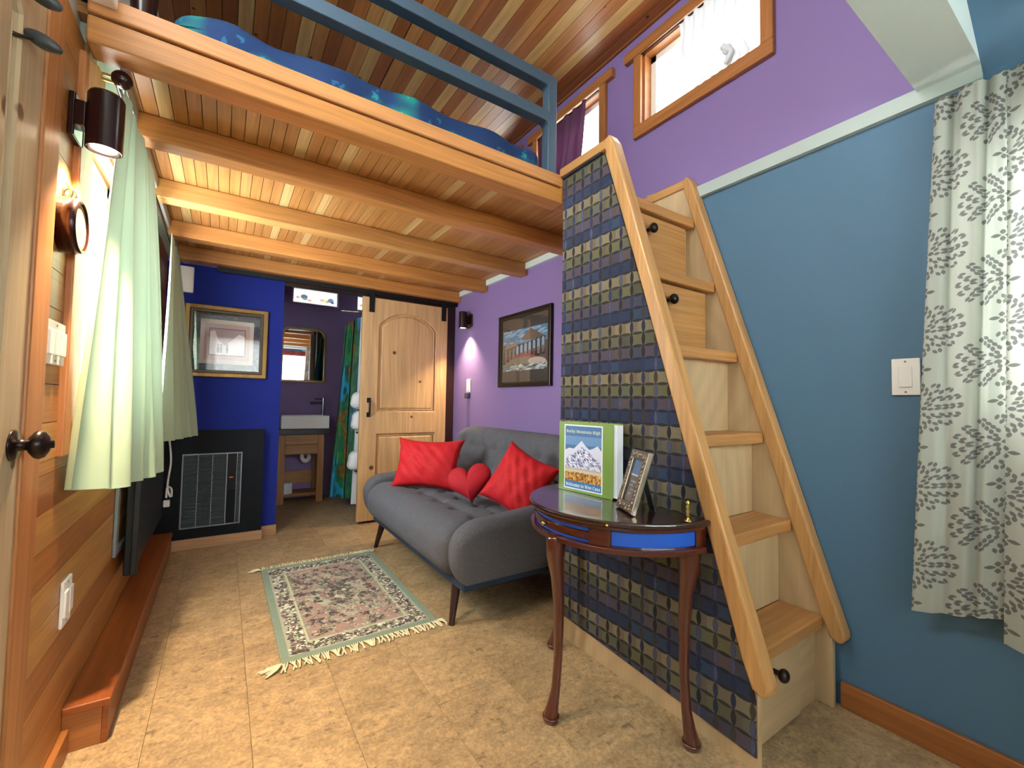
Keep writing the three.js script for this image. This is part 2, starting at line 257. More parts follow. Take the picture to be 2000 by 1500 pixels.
// painting on the purple wall: a colonnade beside water on a dark mat
T.printB = canvasTex(560, 460, (g, W, H) => {
  const q = mulberry(25);
  g.fillStyle = '#413b34'; g.fillRect(0, 0, W, H);
  const x0 = 14, x1 = 540, y0 = 88, y1 = 378; g.save(); g.beginPath(); g.rect(x0, y0, x1 - x0, y1 - y0); g.clip();
  g.fillStyle = '#5c83a3'; g.fillRect(0, y0, W, 150);
  for (let k = 0; k < 60; k++) { g.fillStyle = ['#7d9fba', '#4a6f92', '#92a9bd'][k % 3]; g.beginPath(); g.ellipse(q() * W, y0 + q() * 90, 40, 7, -0.1, 0, 7); g.fill(); }
  g.fillStyle = '#57493d'; g.fillRect(0, 190, W, 120); g.fillStyle = '#6e5a48'; g.beginPath(); g.moveTo(260, 150); g.lineTo(350, 92); g.lineTo(520, 168); g.lineTo(520, 178); g.lineTo(250, 168); g.fill();
  g.fillStyle = '#8a7762'; g.beginPath(); g.moveTo(10, 235); g.lineTo(80, 165); g.lineTo(130, 190); g.lineTo(170, 160); g.lineTo(200, 180); g.lineTo(200, 240); g.fill();
  for (let k = 0; k < 10; k++) { const x = 36 + k * 49, t = 226 - k * 6; g.fillStyle = '#231d1c'; g.fillRect(x - 6, t - 8, 44, 118); g.fillStyle = k > 2 ? '#8fa3b4' : '#7c7064'; g.beginPath(); g.ellipse(x + 16, t + 12, 15, 18, 0, Math.PI, 0); g.rect(x + 1, t + 12, 30, 60); g.fill(); g.fillStyle = ['#6f6255', '#7d4a3e', '#80715f'][k % 3]; g.fillRect(x + 4, t + 52, 24, 44); }
  g.fillStyle = '#9a4238'; g.beginPath(); g.moveTo(70, 310); g.quadraticCurveTo(270, 230, 420, 290); g.lineTo(420, 312); g.lineTo(70, 330); g.fill();
  g.fillStyle = '#77715c'; g.beginPath(); g.ellipse(230, 330, 190, 46, -0.05, 0, 7); g.fill(); g.fillStyle = '#b9a79f'; g.beginPath(); g.ellipse(430, 322, 100, 26, 0.05, 0, 7); g.fill();
  g.fillStyle = '#6b7f8c'; g.fillRect(0, 345, W, 40);
  for (let k = 0; k < 90; k++) { g.fillStyle = ['#cfcabf', '#7c96a8', '#a39a8a', '#4b4640', '#d9d6cf'][Math.floor(q() * 5)]; g.beginPath(); g.ellipse(q() * W, 335 + q() * 44, 12 + q() * 26, 2 + q() * 4, -0.15, 0, 7); g.fill(); }
  g.restore();
});
T.filmGlass = canvasTex(460, 170, (g, W, H) => {   // printed pebbles on the bathroom window film
  g.fillStyle = '#f4fbff'; g.fillRect(0, 0, W, H);
  for (const [x, y, rx, ry, c] of [[46, 106, 20, 16, '#c8a489'], [110, 92, 36, 28, '#5d6a74'], [118, 118, 24, 14, '#7d8a90'], [166, 130, 24, 16, '#d9a98c'], [300, 108, 26, 16, '#cfae8a'], [352, 120, 20, 18, '#b4b24e'], [392, 100, 32, 28, '#6f7fa0'], [412, 124, 18, 14, '#4f5d73'], [330, 128, 14, 10, '#e0c9a2']]) { g.fillStyle = c; g.beginPath(); g.ellipse(x, y, rx, ry, 0, 0, 7); g.fill(); }
});
T.clockFace = canvasTex(256, 256, (g, W) => {
  g.fillStyle = '#d8bd7c'; g.fillRect(0, 0, W, W); g.strokeStyle = '#8a5f2a'; g.lineWidth = 5; g.beginPath(); g.arc(128, 128, 112, 0, 7); g.stroke();
  g.fillStyle = '#9a6d33'; for (const [x, y, a, b] of [[110, 120, 34, 52], [160, 150, 30, 40], [95, 180, 22, 14], [140, 80, 18, 24]]) { g.globalAlpha = 0.5; g.beginPath(); g.ellipse(x, y, a, b, 0.4, 0, 7); g.fill(); } g.globalAlpha = 1;
});
T.framePhoto = canvasTex(160, 240, (g, W, H) => {
  g.fillStyle = '#4a525c'; g.fillRect(0, 0, W, H); g.fillStyle = '#3f74a8'; g.fillRect(0, 0, W, 95); g.fillStyle = '#cbd3da'; g.fillRect(0, 84, W, 9);
  g.fillStyle = '#7f97ad'; for (const [x, y, w] of [[30, 120, 80], [24, 142, 60], [50, 165, 70], [30, 188, 55]]) g.fillRect(x, y, w, 12);
});

// ------------------------------------------------------------------ materials
const std = (color, o = {}) => new THREE.MeshStandardMaterial({ color, roughness: 0.6, ...o });
const phy = (color, o = {}) => new THREE.MeshPhysicalMaterial({ color, roughness: 0.6, ...o });
const wood = (color, rough = 0.5, map = T.grain) => std(color, { roughness: rough, map });
const paint = (color, rough = 0.62) => std(color, { roughness: rough, bumpMap: T.orange, bumpScale: 0.0006 });
const M = {
  beam: wood('#d8944f', 0.42), beamPale: wood('#dfa661', 0.42), cap: wood('#df9c60', 0.45), trim: wood('#bf7a40', 0.42), casing: wood('#c68249', 0.42),
  deck: ['#cb9050', '#c4884a', '#d39b5c', '#bb7d42', '#e4be80', '#c88f52'].map((c) => wood(c, 0.4)),
  roof: ['#c27d42', '#d29452', '#b26d36', '#e2b772', '#ba763c', '#d89e5c', '#a96632'].map((c) => wood(c, 0.4)),
  side: ['#c08040', '#b97638', '#cf9650', '#ad6a30', '#c98848'].map((c) => wood(c, 0.38)),
  alder: wood('#e0b682', 0.4, T.knotty), alderDoor: wood('#cbb38e', 0.38, T.knotty), fir: wood('#dba667', 0.4), firTread: wood('#d79c5c', 0.4), drawer: wood('#d19a5c', 0.45), ply: wood('#e0c397', 0.5, T.ply), plyEdge: wood('#dcb98a', 0.5),
  step: wood('#a75c2c', 0.4), baseboard: wood('#b4703a', 0.45), basePale: wood('#c99a70', 0.5), dark: wood('#3c2018', 0.4), vanity: wood('#c68e55', 0.45),
  cork: [1, 0.96, 1.03, 0.99].map((k) => std(new THREE.Color('#d0b48c').multiplyScalar(k), { roughness: 0.42, map: T.cork, bumpMap: T.cork, bumpScale: 0.0006 })),
  purple: paint('#866fa4'), blue: paint('#4d718b'), navy: paint('#011c7c', 0.85), box: paint('#070f16', 0.95), white: paint('#c7d3ce', 0.6), sage: paint('#aebbb4', 0.6), pale: paint('#d9d4c8', 0.7),
  steel: std('#43596a', { roughness: 0.38, metalness: 0.1 }), black: std('#121316', { roughness: 0.45, metalness: 0.4 }), blackSlab: std('#12181b', { roughness: 0.45 }), bronze: std('#2c211d', { roughness: 0.28, metalness: 0.6 }), brown: std('#2a1513', { roughness: 0.22, metalness: 0.3 }),
  brass: std('#d3b25c', { roughness: 0.25, metalness: 1 }), chrome: std('#d5d9dc', { roughness: 0.12, metalness: 1 }), silver: std('#8d8272', { roughness: 0.36, metalness: 0.85 }), grey: std('#7d8288', { roughness: 0.5, metalness: 0.3 }), plastic: std('#ece9e2', { roughness: 0.35 }), porcelain: phy('#f1f3f4', { roughness: 0.15, clearcoat: 0.6 }),
  sofa: std('#66676d', { roughness: 0.95, map: T.felt, bumpMap: T.weave, bumpScale: 0.0006 }), under: std('#24364e', { roughness: 0.8 }), red: phy('#d5091a', { roughness: 0.75, sheen: 0.5, sheenColor: new THREE.Color('#ff4a50'), sheenRoughness: 0.4, map: T.felt }), redHeart: phy('#c20c22', { roughness: 0.8, sheen: 0.6, sheenColor: new THREE.Color('#ff5a66'), sheenRoughness: 0.35, map: T.felt }),
  mahogany: phy('#5a2113', { roughness: 0.28, clearcoat: 1, clearcoatRoughness: 0.07, map: T.grain }), tableTop: phy('#33150f', { roughness: 0.3, clearcoat: 1, clearcoatRoughness: 0.05, map: T.grain }), inset: phy('#1458c4', { roughness: 0.4, clearcoat: 0.4 }),
  tapestry: std('#dcdcdc', { roughness: 0.9, map: T.tapestry, bumpMap: T.weave, bumpScale: 0.0005 }),
  mint: phy('#a6bb9c', { roughness: 0.85, transmission: 0.09, thickness: 0, sheen: 0.3, sheenColor: new THREE.Color('#e8f0b0') }),
  damask: phy('#ffffff', { roughness: 0.95, transmission: 0.16, thickness: 0, map: T.damask }),
  lace: phy('#e8ecee', { roughness: 0.9, transmission: 0.05, thickness: 0 }), maroon: phy('#4a2340', { roughness: 0.7, transmission: 0.12, thickness: 0 }), sheer: phy('#f6f5f0', { roughness: 0.95, transmission: 0.45, thickness: 0 }), valance: std('#a83a34', { roughness: 0.9 }),
  glass: phy('#ffffff', { roughness: 0.02, transmission: 1, thickness: 0, ior: 1.45 }), mirror: std('#f2f4f4', { roughness: 0.02, metalness: 1 }),
  vinyl: std('#e6e4d6', { roughness: 0.4 }), rug: std('#ffffff', { roughness: 0.98, map: T.rug }), rugSide: std('#7d8f7c', { roughness: 0.95 }), fringe: std('#ddd3ae', { roughness: 0.95 }),
  bedding: std('#ffffff', { roughness: 0.85, map: T.bedding }), shower: phy('#ffffff', { roughness: 0.6, map: T.shower }), towel: std('#eef1f4', { roughness: 0.98, bumpMap: T.weave, bumpScale: 0.0015 }),
  gilt: std('#8a6a35', { roughness: 0.38, metalness: 0.6, map: T.grain }), giltDark: std('#3a2c1c', { roughness: 0.4, metalness: 0.3 }), frameDark: std('#2a2018', { roughness: 0.35, metalness: 0.4 }),
  green: std('#7fa052', { roughness: 0.45 }), pages: std('#e9eef2', { roughness: 0.8 }),
  grille: std('#59626c', { roughness: 0.5, metalness: 0.5 }), hollow: std('#0a0a0b', { roughness: 0.8 }),
};
const img = (t, o = {}) => std('#ffffff', { map: t, roughness: 0.6, ...o });

// ------------------------------------------------------------------ the shell
const XL = -0.36, XR = 1.81, ZB = -3.72, ZF = 1.6, DECK = 2.03, ROOF = 3.03, BATH = -5.0;
// alike pieces: a few geometries shared by many meshes
function pieces(n, make, grain) { return Array.from({ length: n }, () => metricUV(clean(make()), grain)); }
function place(parent, name, geo, mat, x, y, z) { const m = new THREE.Mesh(geo, mat); m.name = name; m.position.set(x, y, z); m.castShadow = m.receiveShadow = true; parent.add(m); return m; }

{ // cork floor
  const f = struct('floor', 'cork plank floor in warm golden brown', 'floor');
  part('underlay', bx(XL - 0.1, XR + 0.1, -0.08, -0.012, BATH - 0.1, ZF + 0.1), M.dark, f);
  const W = 0.265, L = 0.92, v = pieces(4, () => bx(-W / 2 + 0.0006, W / 2 - 0.0006, -0.012, 0, -L / 2 + 0.0006, L / 2 - 0.0006), 'z');
  for (let i = 0; i < 9; i++) {
    const cx = 0.107 - W * 2 + W * (i + 0.5), off = [0.2, 0.6, 0.87, 0, 0.45, 0.75, 0.3, 0.62, 0.15][i];
    for (let k = -5; k < 5; k++) {
      const c = -1.79 + (i === 2 ? 0 : off * L) + (k + 0.5) * L; let a = Math.max(c - L / 2, BATH), b = Math.min(c + L / 2, ZF); if (b - a < 0.05) continue;
      const m = place(f, 'cork_plank', v[(i * 7 + k + 20) % 4], M.cork[(i * 3 + k * 2 + 40) % 4], cx, 0, (a + b) / 2); m.scale.z = (b - a) / L;
      if (i === 0) { m.position.x = (XL + cx + W / 2) / 2; m.scale.x = (cx + W / 2 - XL) / W; } if (cx + W / 2 > XR) { m.scale.x = (XR - cx + W / 2) / W; m.position.x = (cx - W / 2 + XR) / 2; }
    }
  }
}
{ // left wall: shell with horizontal boards
  const holes = [[-2.95, -1.67, 0.95, 1.85], [-1.27, -0.42, 0, 2.0], [-1.45, -0.5, 2.3, 2.9]];
  const w = struct('wall_left', 'left wall clad in horizontal honey-coloured boards', 'wall');
  part('wall_core', slab('x', XL - 0.12, XL, BATH - 0.1, ZF + 0.1, 0, 3.15, holes), M.pale, w);
  const H = 0.092, row = (z0, z1, y0, y1) => {
    const v = pieces(3, () => bx(-0.006, 0.006, -H / 2 + 0.001, H / 2 - 0.001, -(z1 - z0) / 2, (z1 - z0) / 2), 'z');
    for (let y = y0, k = 0; y < y1 - 0.01; y += H, k++) { const h = Math.min(H, y1 - y), m = place(w, 'board', v[k % 3], M.side[Math.floor(rnd() * 5)], XL + 0.006, y + h / 2, (z0 + z1) / 2); m.scale.y = h / H; }
  };
  row(ZB, -1.377, 0, 0.86); row(-1.557, -1.377, 0.86, 1.975); row(ZB, -3.07, 0.86, 1.975);
  row(-3.07, -1.557, 1.93, 1.975);
  part('top_trim', [bx(XL, XL + 0.072, 1.975, DECK, ZB, -1.6)], M.sage, w, { label: 'grey-painted trim under the loft boards' });
}
{ // right wall
  const w = struct('wall_right', 'right wall painted blue below the ledge and purple above and behind the sofa', 'wall');
  part('blue_wall', slab('x', XR, XR + 0.12, -1.5, ZF + 0.1, 0, 1.98, [[-0.28, 0.55, 0.98, 1.78]]), M.blue, w, { label: 'teal blue painted wall beside the stairs' });
  part('purple_wall', slab('x', XR, XR + 0.12, BATH - 0.1, -1.5, 0, 1.98), M.purple, w, { label: 'purple wall behind the sofa' });
  part('purple_upper_wall', slab('x', XR, XR + 0.12, ZB, -0.41, 1.98, 3.15, [[-1.505, -0.887, 2.51, 2.9], [-2.43, -1.814, 2.51, 2.9], [-3.35, -2.73, 2.51, 2.9]]), M.purple, w, { label: 'purple dormer wall with three high windows' });
  part('outer_upper_wall', [...slab('x', XR, XR + 0.12, -0.41, ZF + 0.1, 1.98, 3.15), ...slab('x', XR, XR + 0.12, BATH - 0.1, ZB, 1.98, 3.15)], M.blue, w);
  part('ledge', [bx(XR - 0.022, XR, 1.978, 2.03, -1.5, -0.27)], M.sage, w, { label: 'pale grey-green ledge between blue and purple paint' });
  part('top_trim', [bx(XR - 0.022, XR, 1.985, DECK, ZB, -1.56)], M.white, w, { label: 'white trim under the loft boards' });
}
{ // back wall: blue partition, bathroom opening, dark casing, wall above the loft
  const w = struct('wall_back', 'deep blue partition wall in front of the bathroom', 'wall');
  part('blue_partition', [bx(XL, 0.36, 0, 1.94, ZB - 0.1, ZB)], M.navy, w);
  part('partition_side', [bx(1.0, XR, 0, 1.94, ZB - 0.1, ZB)], M.dark, w, { label: 'dark stained casing behind the sliding door' });
  part('partition_head', [bx(0.36, 1.0, 1.905, 1.94, ZB - 0.1, ZB)], M.dark, w);
  part('loft_end_wall', slab('z', ZB - 0.1, ZB, XL, XR, 1.94, 3.15), M.purple, w);
}
{ // low boxed-in panel with the heater, and its baseboards
  const b = struct('wall_heater_panel', 'near-black boxed panel low on the blue wall', 'panel', [-0.02, 0, -3.68]);
  part('panel', [bx(-0.345, 0.26, 0.07, 0.79, ZB, -3.632)], M.box, b);
  const t = struct('baseboard_back', 'pale wood baseboard along blue wall and heater panel', 'baseboard', [0, 0, -3.68]);
  part('panel_baseboard', [rb(-0.345, 0.268, 0, 0.07, ZB, -3.622, 0.004)], M.basePale, t); part('wall_baseboard', [rb(0.268, 0.366, 0, 0.075, ZB, -3.705, 0.004)], M.basePale, t);
  const r = struct('baseboard_right', 'wood baseboard under the teal blue wall', 'baseboard', [1.8, 0, 0]);
  part('board', [rb(XR - 0.018, XR, 0, 0.085, -0.64, ZF, 0.004)], M.baseboard, r);
  const l = struct('baseboard_left', 'wood baseboard by the entry door casing', 'baseboard', [-0.35, 0, -1.6]);
  part('board', [rb(XL + 0.012, XL + 0.03, 0, 0.07, -1.752, -1.377, 0.004)], M.trim, l);
}
{ // bathroom shell
  const w = struct('wall_bath', 'purple bathroom walls seen through the doorway', 'wall', [1, 0, -4.4]);
  part('end_wall', slab('z', BATH - 0.1, BATH, XL, XR, 0, 3.15, [[0.56, 1.015, 2.02, 2.19], [1.21, 1.66, 2.02, 2.19]]), M.purple, w); part('side_wall', [bx(0.2, 0.3, 0, 2.6, BATH, ZB - 0.1)], M.purple, w);
  const c = struct('ceiling_bath', 'pale bathroom ceiling', 'ceiling', [1, 2.45, -4.4]); part('panel', [bx(0.3, XR, 2.45, 2.55, BATH, ZB - 0.1)], M.pale, c);
}
{ // loft beams and boards
  const c = struct('ceiling_loft', 'underside of the loft, narrow honey-coloured boards', 'ceiling', [0.7, DECK, -2.6]);
  const n = 50, w = (XR - XL) / n, len = -1.56 - ZB, v = pieces(4, () => { const g = bx(-w / 2 + 0.0012, w / 2 - 0.0012, 0, 0.02, -len / 2, len / 2); return g; }, 'z');
  const tone = [0, 0, 1, 4, 0, 1, 5, 0, 0, 2, 0, 5, 5, 4, 0, 1, 2, 4, 2, 0, 0, 5, 2, 0, 1, 0, 5, 0, 4, 1, 0, 5, 4, 0, 1, 1, 0, 2, 5, 0, 1, 5, 2, 0, 1, 1, 0, 0, 2, 1];
  for (let k = 0; k < n; k++) place(c, 'board', v[k % 4], M.deck[tone[k]], XL + (k + 0.5) * w - 0.7, 0, -1.56 - len / 2 + 2.6);
  part('loft_floor', [bx(XL, XR, DECK + 0.021, 2.06, ZB, -1.56)], M.cap, c);
}
const beamLabels = ['second fir beam under the loft, behind the front beam', 'third fir beam under the loft', 'fourth fir beam under the loft, before the barn door track', 'last fir beam under the loft, above the black sliding door track'];
[-1.985, -2.545, -3.11, -3.60].forEach((z, i) => { const b = solo('loft_beam', rb(XL + 0.06, XR - (i === 0 ? 0 : 0.002), 1.94, DECK, z - 0.085, z, 0.006), [M.beam, M.beamPale, M.beam, M.beam][i], beamLabels[i], 'beam', 'beams under the loft', { grain: 'x' }); b.userData.kind = 'structure'; });
{
  const b = struct('loft_front_beam', 'thick front beam of the loft with an overlapping cap board', 'beam', [0.45, 1.94, -1.56]);
  part('beam', rb(XL + 0.03, 1.27, 1.935, 2.006, -1.6, -1.514, 0.006), M.beam, b, { grain: 'x' });
  part('groove', bx(XL + 0.03, 1.27, 2.004, 2.014, -1.6, -1.526), M.dark, b);
  part('cap_board', rb(XL + 0.03, 1.27, 2.012, 2.066, -1.62, -1.51, 0.006), M.cap, b, { grain: 'x' });
  part('return_board', rb(1.26, XR, 1.94, 2.06, -1.6, -1.516, 0.006), M.beam, b, { grain: 'x' });
}
{ // board ceiling over the loft
  const c = struct('ceiling', 'board ceiling of mixed light and dark cedar', 'ceiling', [0.7, ROOF, -2]);
  const n = 31, w = (XR - XL) / n, len = -0.41 - ZB, v = pieces(4, () => bx(-w / 2 + 0.0014, w / 2 - 0.0014, 0, 0.02, -len / 2, len / 2), 'z');
  const tone = [0, 2, 1, 4, 6, 3, 0, 2, 4, 3, 1, 6, 0, 5, 3, 2, 1, 4, 3, 0, 6, 3, 2, 5, 4, 3, 1, 0, 3, 2, 4];
  for (let k = 0; k < n; k++) place(c, 'board', v[k % 4], M.roof[tone[k]], XL + (k + 0.5) * w - 0.7 + (k > 15 ? 0.004 : 0), 0, -0.41 - len / 2 + 2);
  part('roof_deck', [bx(XL - 0.12, XR + 0.12, ROOF + 0.022, 3.15, ZB - 0.1, -0.27)], M.dark, c);
  part('crown_strip', [bx(XR - 0.015, XR, ROOF - 0.012, ROOF, ZB, -0.41)], M.roof[2], c);
}
{ // white dropped header and the sloped ceiling of the front bay
  const h = struct('trim_1', 'white boxed header across the room where the dormer ends', 'header', [0.7, 2.02, -0.34]);
  part('header', [bx(XL, XR, 2.02, 3.15, -0.41, -0.27)], M.white, h);
  const s = 0.73, run = (XR - XL) / 2, ridge = 2.0 + run * s, c = struct('ceiling_front', 'blue sloped ceiling of the front bay', 'ceiling', [0.7, 2, 0.7]);
  for (const k of [-1, 1]) { const cx = (XL + XR) / 2; part('slope', exZ(shapeOf(k > 0 ? [[cx, ridge], [XR, 2.0], [XR, 2.1], [cx, ridge + 0.1]] : [[XL, 2.0], [cx, ridge], [cx, ridge + 0.1], [XL, 2.1]]), -0.27, ZF + 0.1), M.blue, c); }
  const f = struct('wall_front', 'front end wall with a wide curtained window', 'wall', [0.7, 0, ZF]);
  part('wall', slab('z', ZF, ZF + 0.12, XL - 0.12, XR + 0.12, 0, 3.15, [[-0.2, 1.68, 0.95, 2.03]]), M.blue, f);
}

// ------------------------------------------------------------------ windows
function highWindow(i, z0, z1, label) {
  const w = struct('window_' + i, label, 'window', [XR, 2.445, (z0 + z1) / 2]);
  const y0 = 2.51, y1 = 2.9, o = 0.012;
  part('head_casing', rb(XR - 0.03, XR, y1 - 0.005, y1 + 0.05, z0 - 0.11, z1 + 0.11, 0.004), M.casing, w, { grain: 'z' });
  part('sill_casing', rb(XR - 0.024, XR, y0 - 0.065, y0, z0 - 0.05, z1 + 0.05, 0.004), M.casing, w, { grain: 'z' });
  for (const [a, b] of [[z0 - 0.05, z0], [z1, z1 + 0.05]]) part('side_casing', rb(XR - 0.024, XR, y0, y1, a, b, 0.004), M.casing, w, { grain: 'y' });
  part('jamb', [bx(XR, XR + 0.1, y0, y0 + o, z0, z1), bx(XR, XR + 0.1, y1 - o, y1, z0, z1), bx(XR, XR + 0.1, y0, y1, z0, z0 + o), bx(XR, XR + 0.1, y0, y1, z1 - o, z1)], M.trim, w);
  const a = z0 + o, b = z1 - o, c = y0 + o, d = y1 - o, t = 0.032;
  part('sash', [bx(XR + 0.05, XR + 0.085, c, c + t, a, b), bx(XR + 0.05, XR + 0.085, d - t, d, a, b), bx(XR + 0.05, XR + 0.085, c, d, a, a + t), bx(XR + 0.05, XR + 0.085, c, d, b - t, b)], M.vinyl, w, { label: 'cream vinyl sash' });
  part('pane', bx(XR + 0.066, XR + 0.069, c + t, d - t, a + t, b - t), M.glass, w);
  return w;
}
highWindow(1, -1.505, -0.887, 'high window with cedar casing and knotted white lace curtain');
highWindow(2, -2.43, -1.814, 'high window with cedar casing and maroon curtain');
highWindow(3, -3.35, -2.73, 'high window over the loft bed behind the railing post');
{ // left window
  const w = struct('window_4', 'left wall window behind the mint sheer curtains', 'window', [XL, 0.86, -2.37]), z0 = -2.95, z1 = -1.67, y0 = 0.95, y1 = 1.85;
  for (const [a, b] of [[z0 - 0.115, z0], [z1, z1 + 0.115]]) part('side_casing', rb(XL, XL + 0.026, y0 - 0.09, y1 + 0.08, a, b, 0.004), M.casing, w, { grain: 'y' });
  part('head_casing', rb(XL, XL + 0.026, y1, y1 + 0.08, z0, z1, 0.004), M.casing, w, { grain: 'z' }); part('sill', rb(XL, XL + 0.04, y0 - 0.09, y0, z0, z1, 0.004), M.casing, w, { grain: 'z' });
  part('jamb', [bx(XL - 0.1, XL, y0, y0 + 0.012, z0, z1), bx(XL - 0.1, XL, y1 - 0.012, y1, z0, z1), bx(XL - 0.1, XL, y0, y1, z0, z0 + 0.012), bx(XL - 0.1, XL, y0, y1, z1 - 0.012, z1)], M.trim, w);
  const t = 0.04, a = z0 + 0.012, b = z1 - 0.012, c = y0 + 0.012, d = y1 - 0.012, m = (a + b) / 2;
  part('sash', [bx(XL - 0.085, XL - 0.05, c, c + t, a, b), bx(XL - 0.085, XL - 0.05, d - t, d, a, b), bx(XL - 0.085, XL - 0.05, c, d, a, a + t), bx(XL - 0.085, XL - 0.05, c, d, b - t, b), bx(XL - 0.085, XL - 0.05, c, d, m - 0.025, m + 0.025)], M.vinyl, w);
  for (const [p, q] of [[a + t, m - 0.025], [m + 0.025, b - t]]) part('pane', bx(XL - 0.07, XL - 0.067, c + t, d - t, p, q), M.glass, w);
}
{ // right window behind the patterned curtain, front window, bathroom windows
  const w = struct('window_5', 'window behind the grey leaf-patterned curtain', 'window', [XR, 0.9, 0.13]), z0 = -0.28, z1 = 0.55, y0 = 0.98, y1 = 1.78;
  part('casing', [rb(XR - 0.02, XR, y0 - 0.07, y0, z0 - 0.07, z1 + 0.07, 0.004), rb(XR - 0.02, XR, y1, y1 + 0.07, z0 - 0.07, z1 + 0.07, 0.004), rb(XR - 0.02, XR, y0, y1, z0 - 0.07, z0, 0.004), rb(XR - 0.02, XR, y0, y1, z1, z1 + 0.07, 0.004)], M.casing, w);
  part('sash', [bx(XR + 0.04, XR + 0.08, y0, y0 + 0.04, z0, z1), bx(XR + 0.04, XR + 0.08, y1 - 0.04, y1, z0, z1), bx(XR + 0.04, XR + 0.08, y0, y1, z0, z0 + 0.04), bx(XR + 0.04, XR + 0.08, y0, y1, z1 - 0.04, z1), bx(XR + 0.04, XR + 0.08, 1.36, 1.4, z0, z1)], M.vinyl, w);
  part('pane', bx(XR + 0.058, XR + 0.061, y0 + 0.04, y1 - 0.04, z0 + 0.04, z1 - 0.04), M.glass, w);
  const n = struct('window_9', 'high window of the opposite dormer wall above the entry door', 'window', [XL, 2.3, -0.97]);
  part('sash', [bx(XL - 0.08, XL - 0.04, 2.3, 2.335, -1.45, -0.5), bx(XL - 0.08, XL - 0.04, 2.865, 2.9, -1.45, -0.5), bx(XL - 0.08, XL - 0.04, 2.335, 2.865, -1.45, -1.415), bx(XL - 0.08, XL - 0.04, 2.335, 2.865, -0.535, -0.5)], M.vinyl, n);
  part('pane', bx(XL - 0.062, XL - 0.059, 2.335, 2.865, -1.415, -0.535), M.glass, n);
  const f = struct('window_6', 'wide front window mirrored in the bathroom mirror', 'window', [0.82, 0.95, ZF]);
  part('sash', [bx(-0.2, 1.68, 0.95, 1.0, ZF + 0.04, ZF + 0.08), bx(-0.2, 1.68, 1.99, 2.03, ZF + 0.04, ZF + 0.08), bx(-0.2, -0.16, 1.0, 1.99, ZF + 0.04, ZF + 0.08), bx(1.64, 1.68, 1.0, 1.99, ZF + 0.04, ZF + 0.08), bx(0.72, 0.76, 1.0, 1.99, ZF + 0.04, ZF + 0.08)], M.vinyl, f);
  for (const [a, b] of [[-0.16, 0.72], [0.76, 1.64]]) part('pane', bx(a, b, 1.0, 1.99, ZF + 0.058, ZF + 0.061), M.glass, f);
  for (const [i, a, b, l] of [[7, 0.56, 1.015, 'small bathroom window with printed pebbles'], [8, 1.21, 1.66, 'bathroom window partly hidden by the barn door']]) {
    const q = struct('window_' + i, l, 'window', [(a + b) / 2, 2.02, BATH]);
    part('frame', [bx(a, b, 2.02, 2.032, BATH - 0.09, BATH - 0.01), bx(a, b, 2.178, 2.19, BATH - 0.09, BATH - 0.01), bx(a, a + 0.012, 2.032, 2.178, BATH - 0.09, BATH - 0.01), bx(b - 0.012, b, 2.032, 2.178, BATH - 0.09, BATH - 0.01)], M.vinyl, q);
    const g = sheet((u, v) => [a + 0.012 + u * (b - a - 0.024), 2.032 + v * 0.146, BATH - 0.03], 2, 2); part('pane', g, phy('#ffffff', { map: T.filmGlass, transmission: 0.12, roughness: 0.6, thickness: 0 }), q, { uv: true });
  }
}

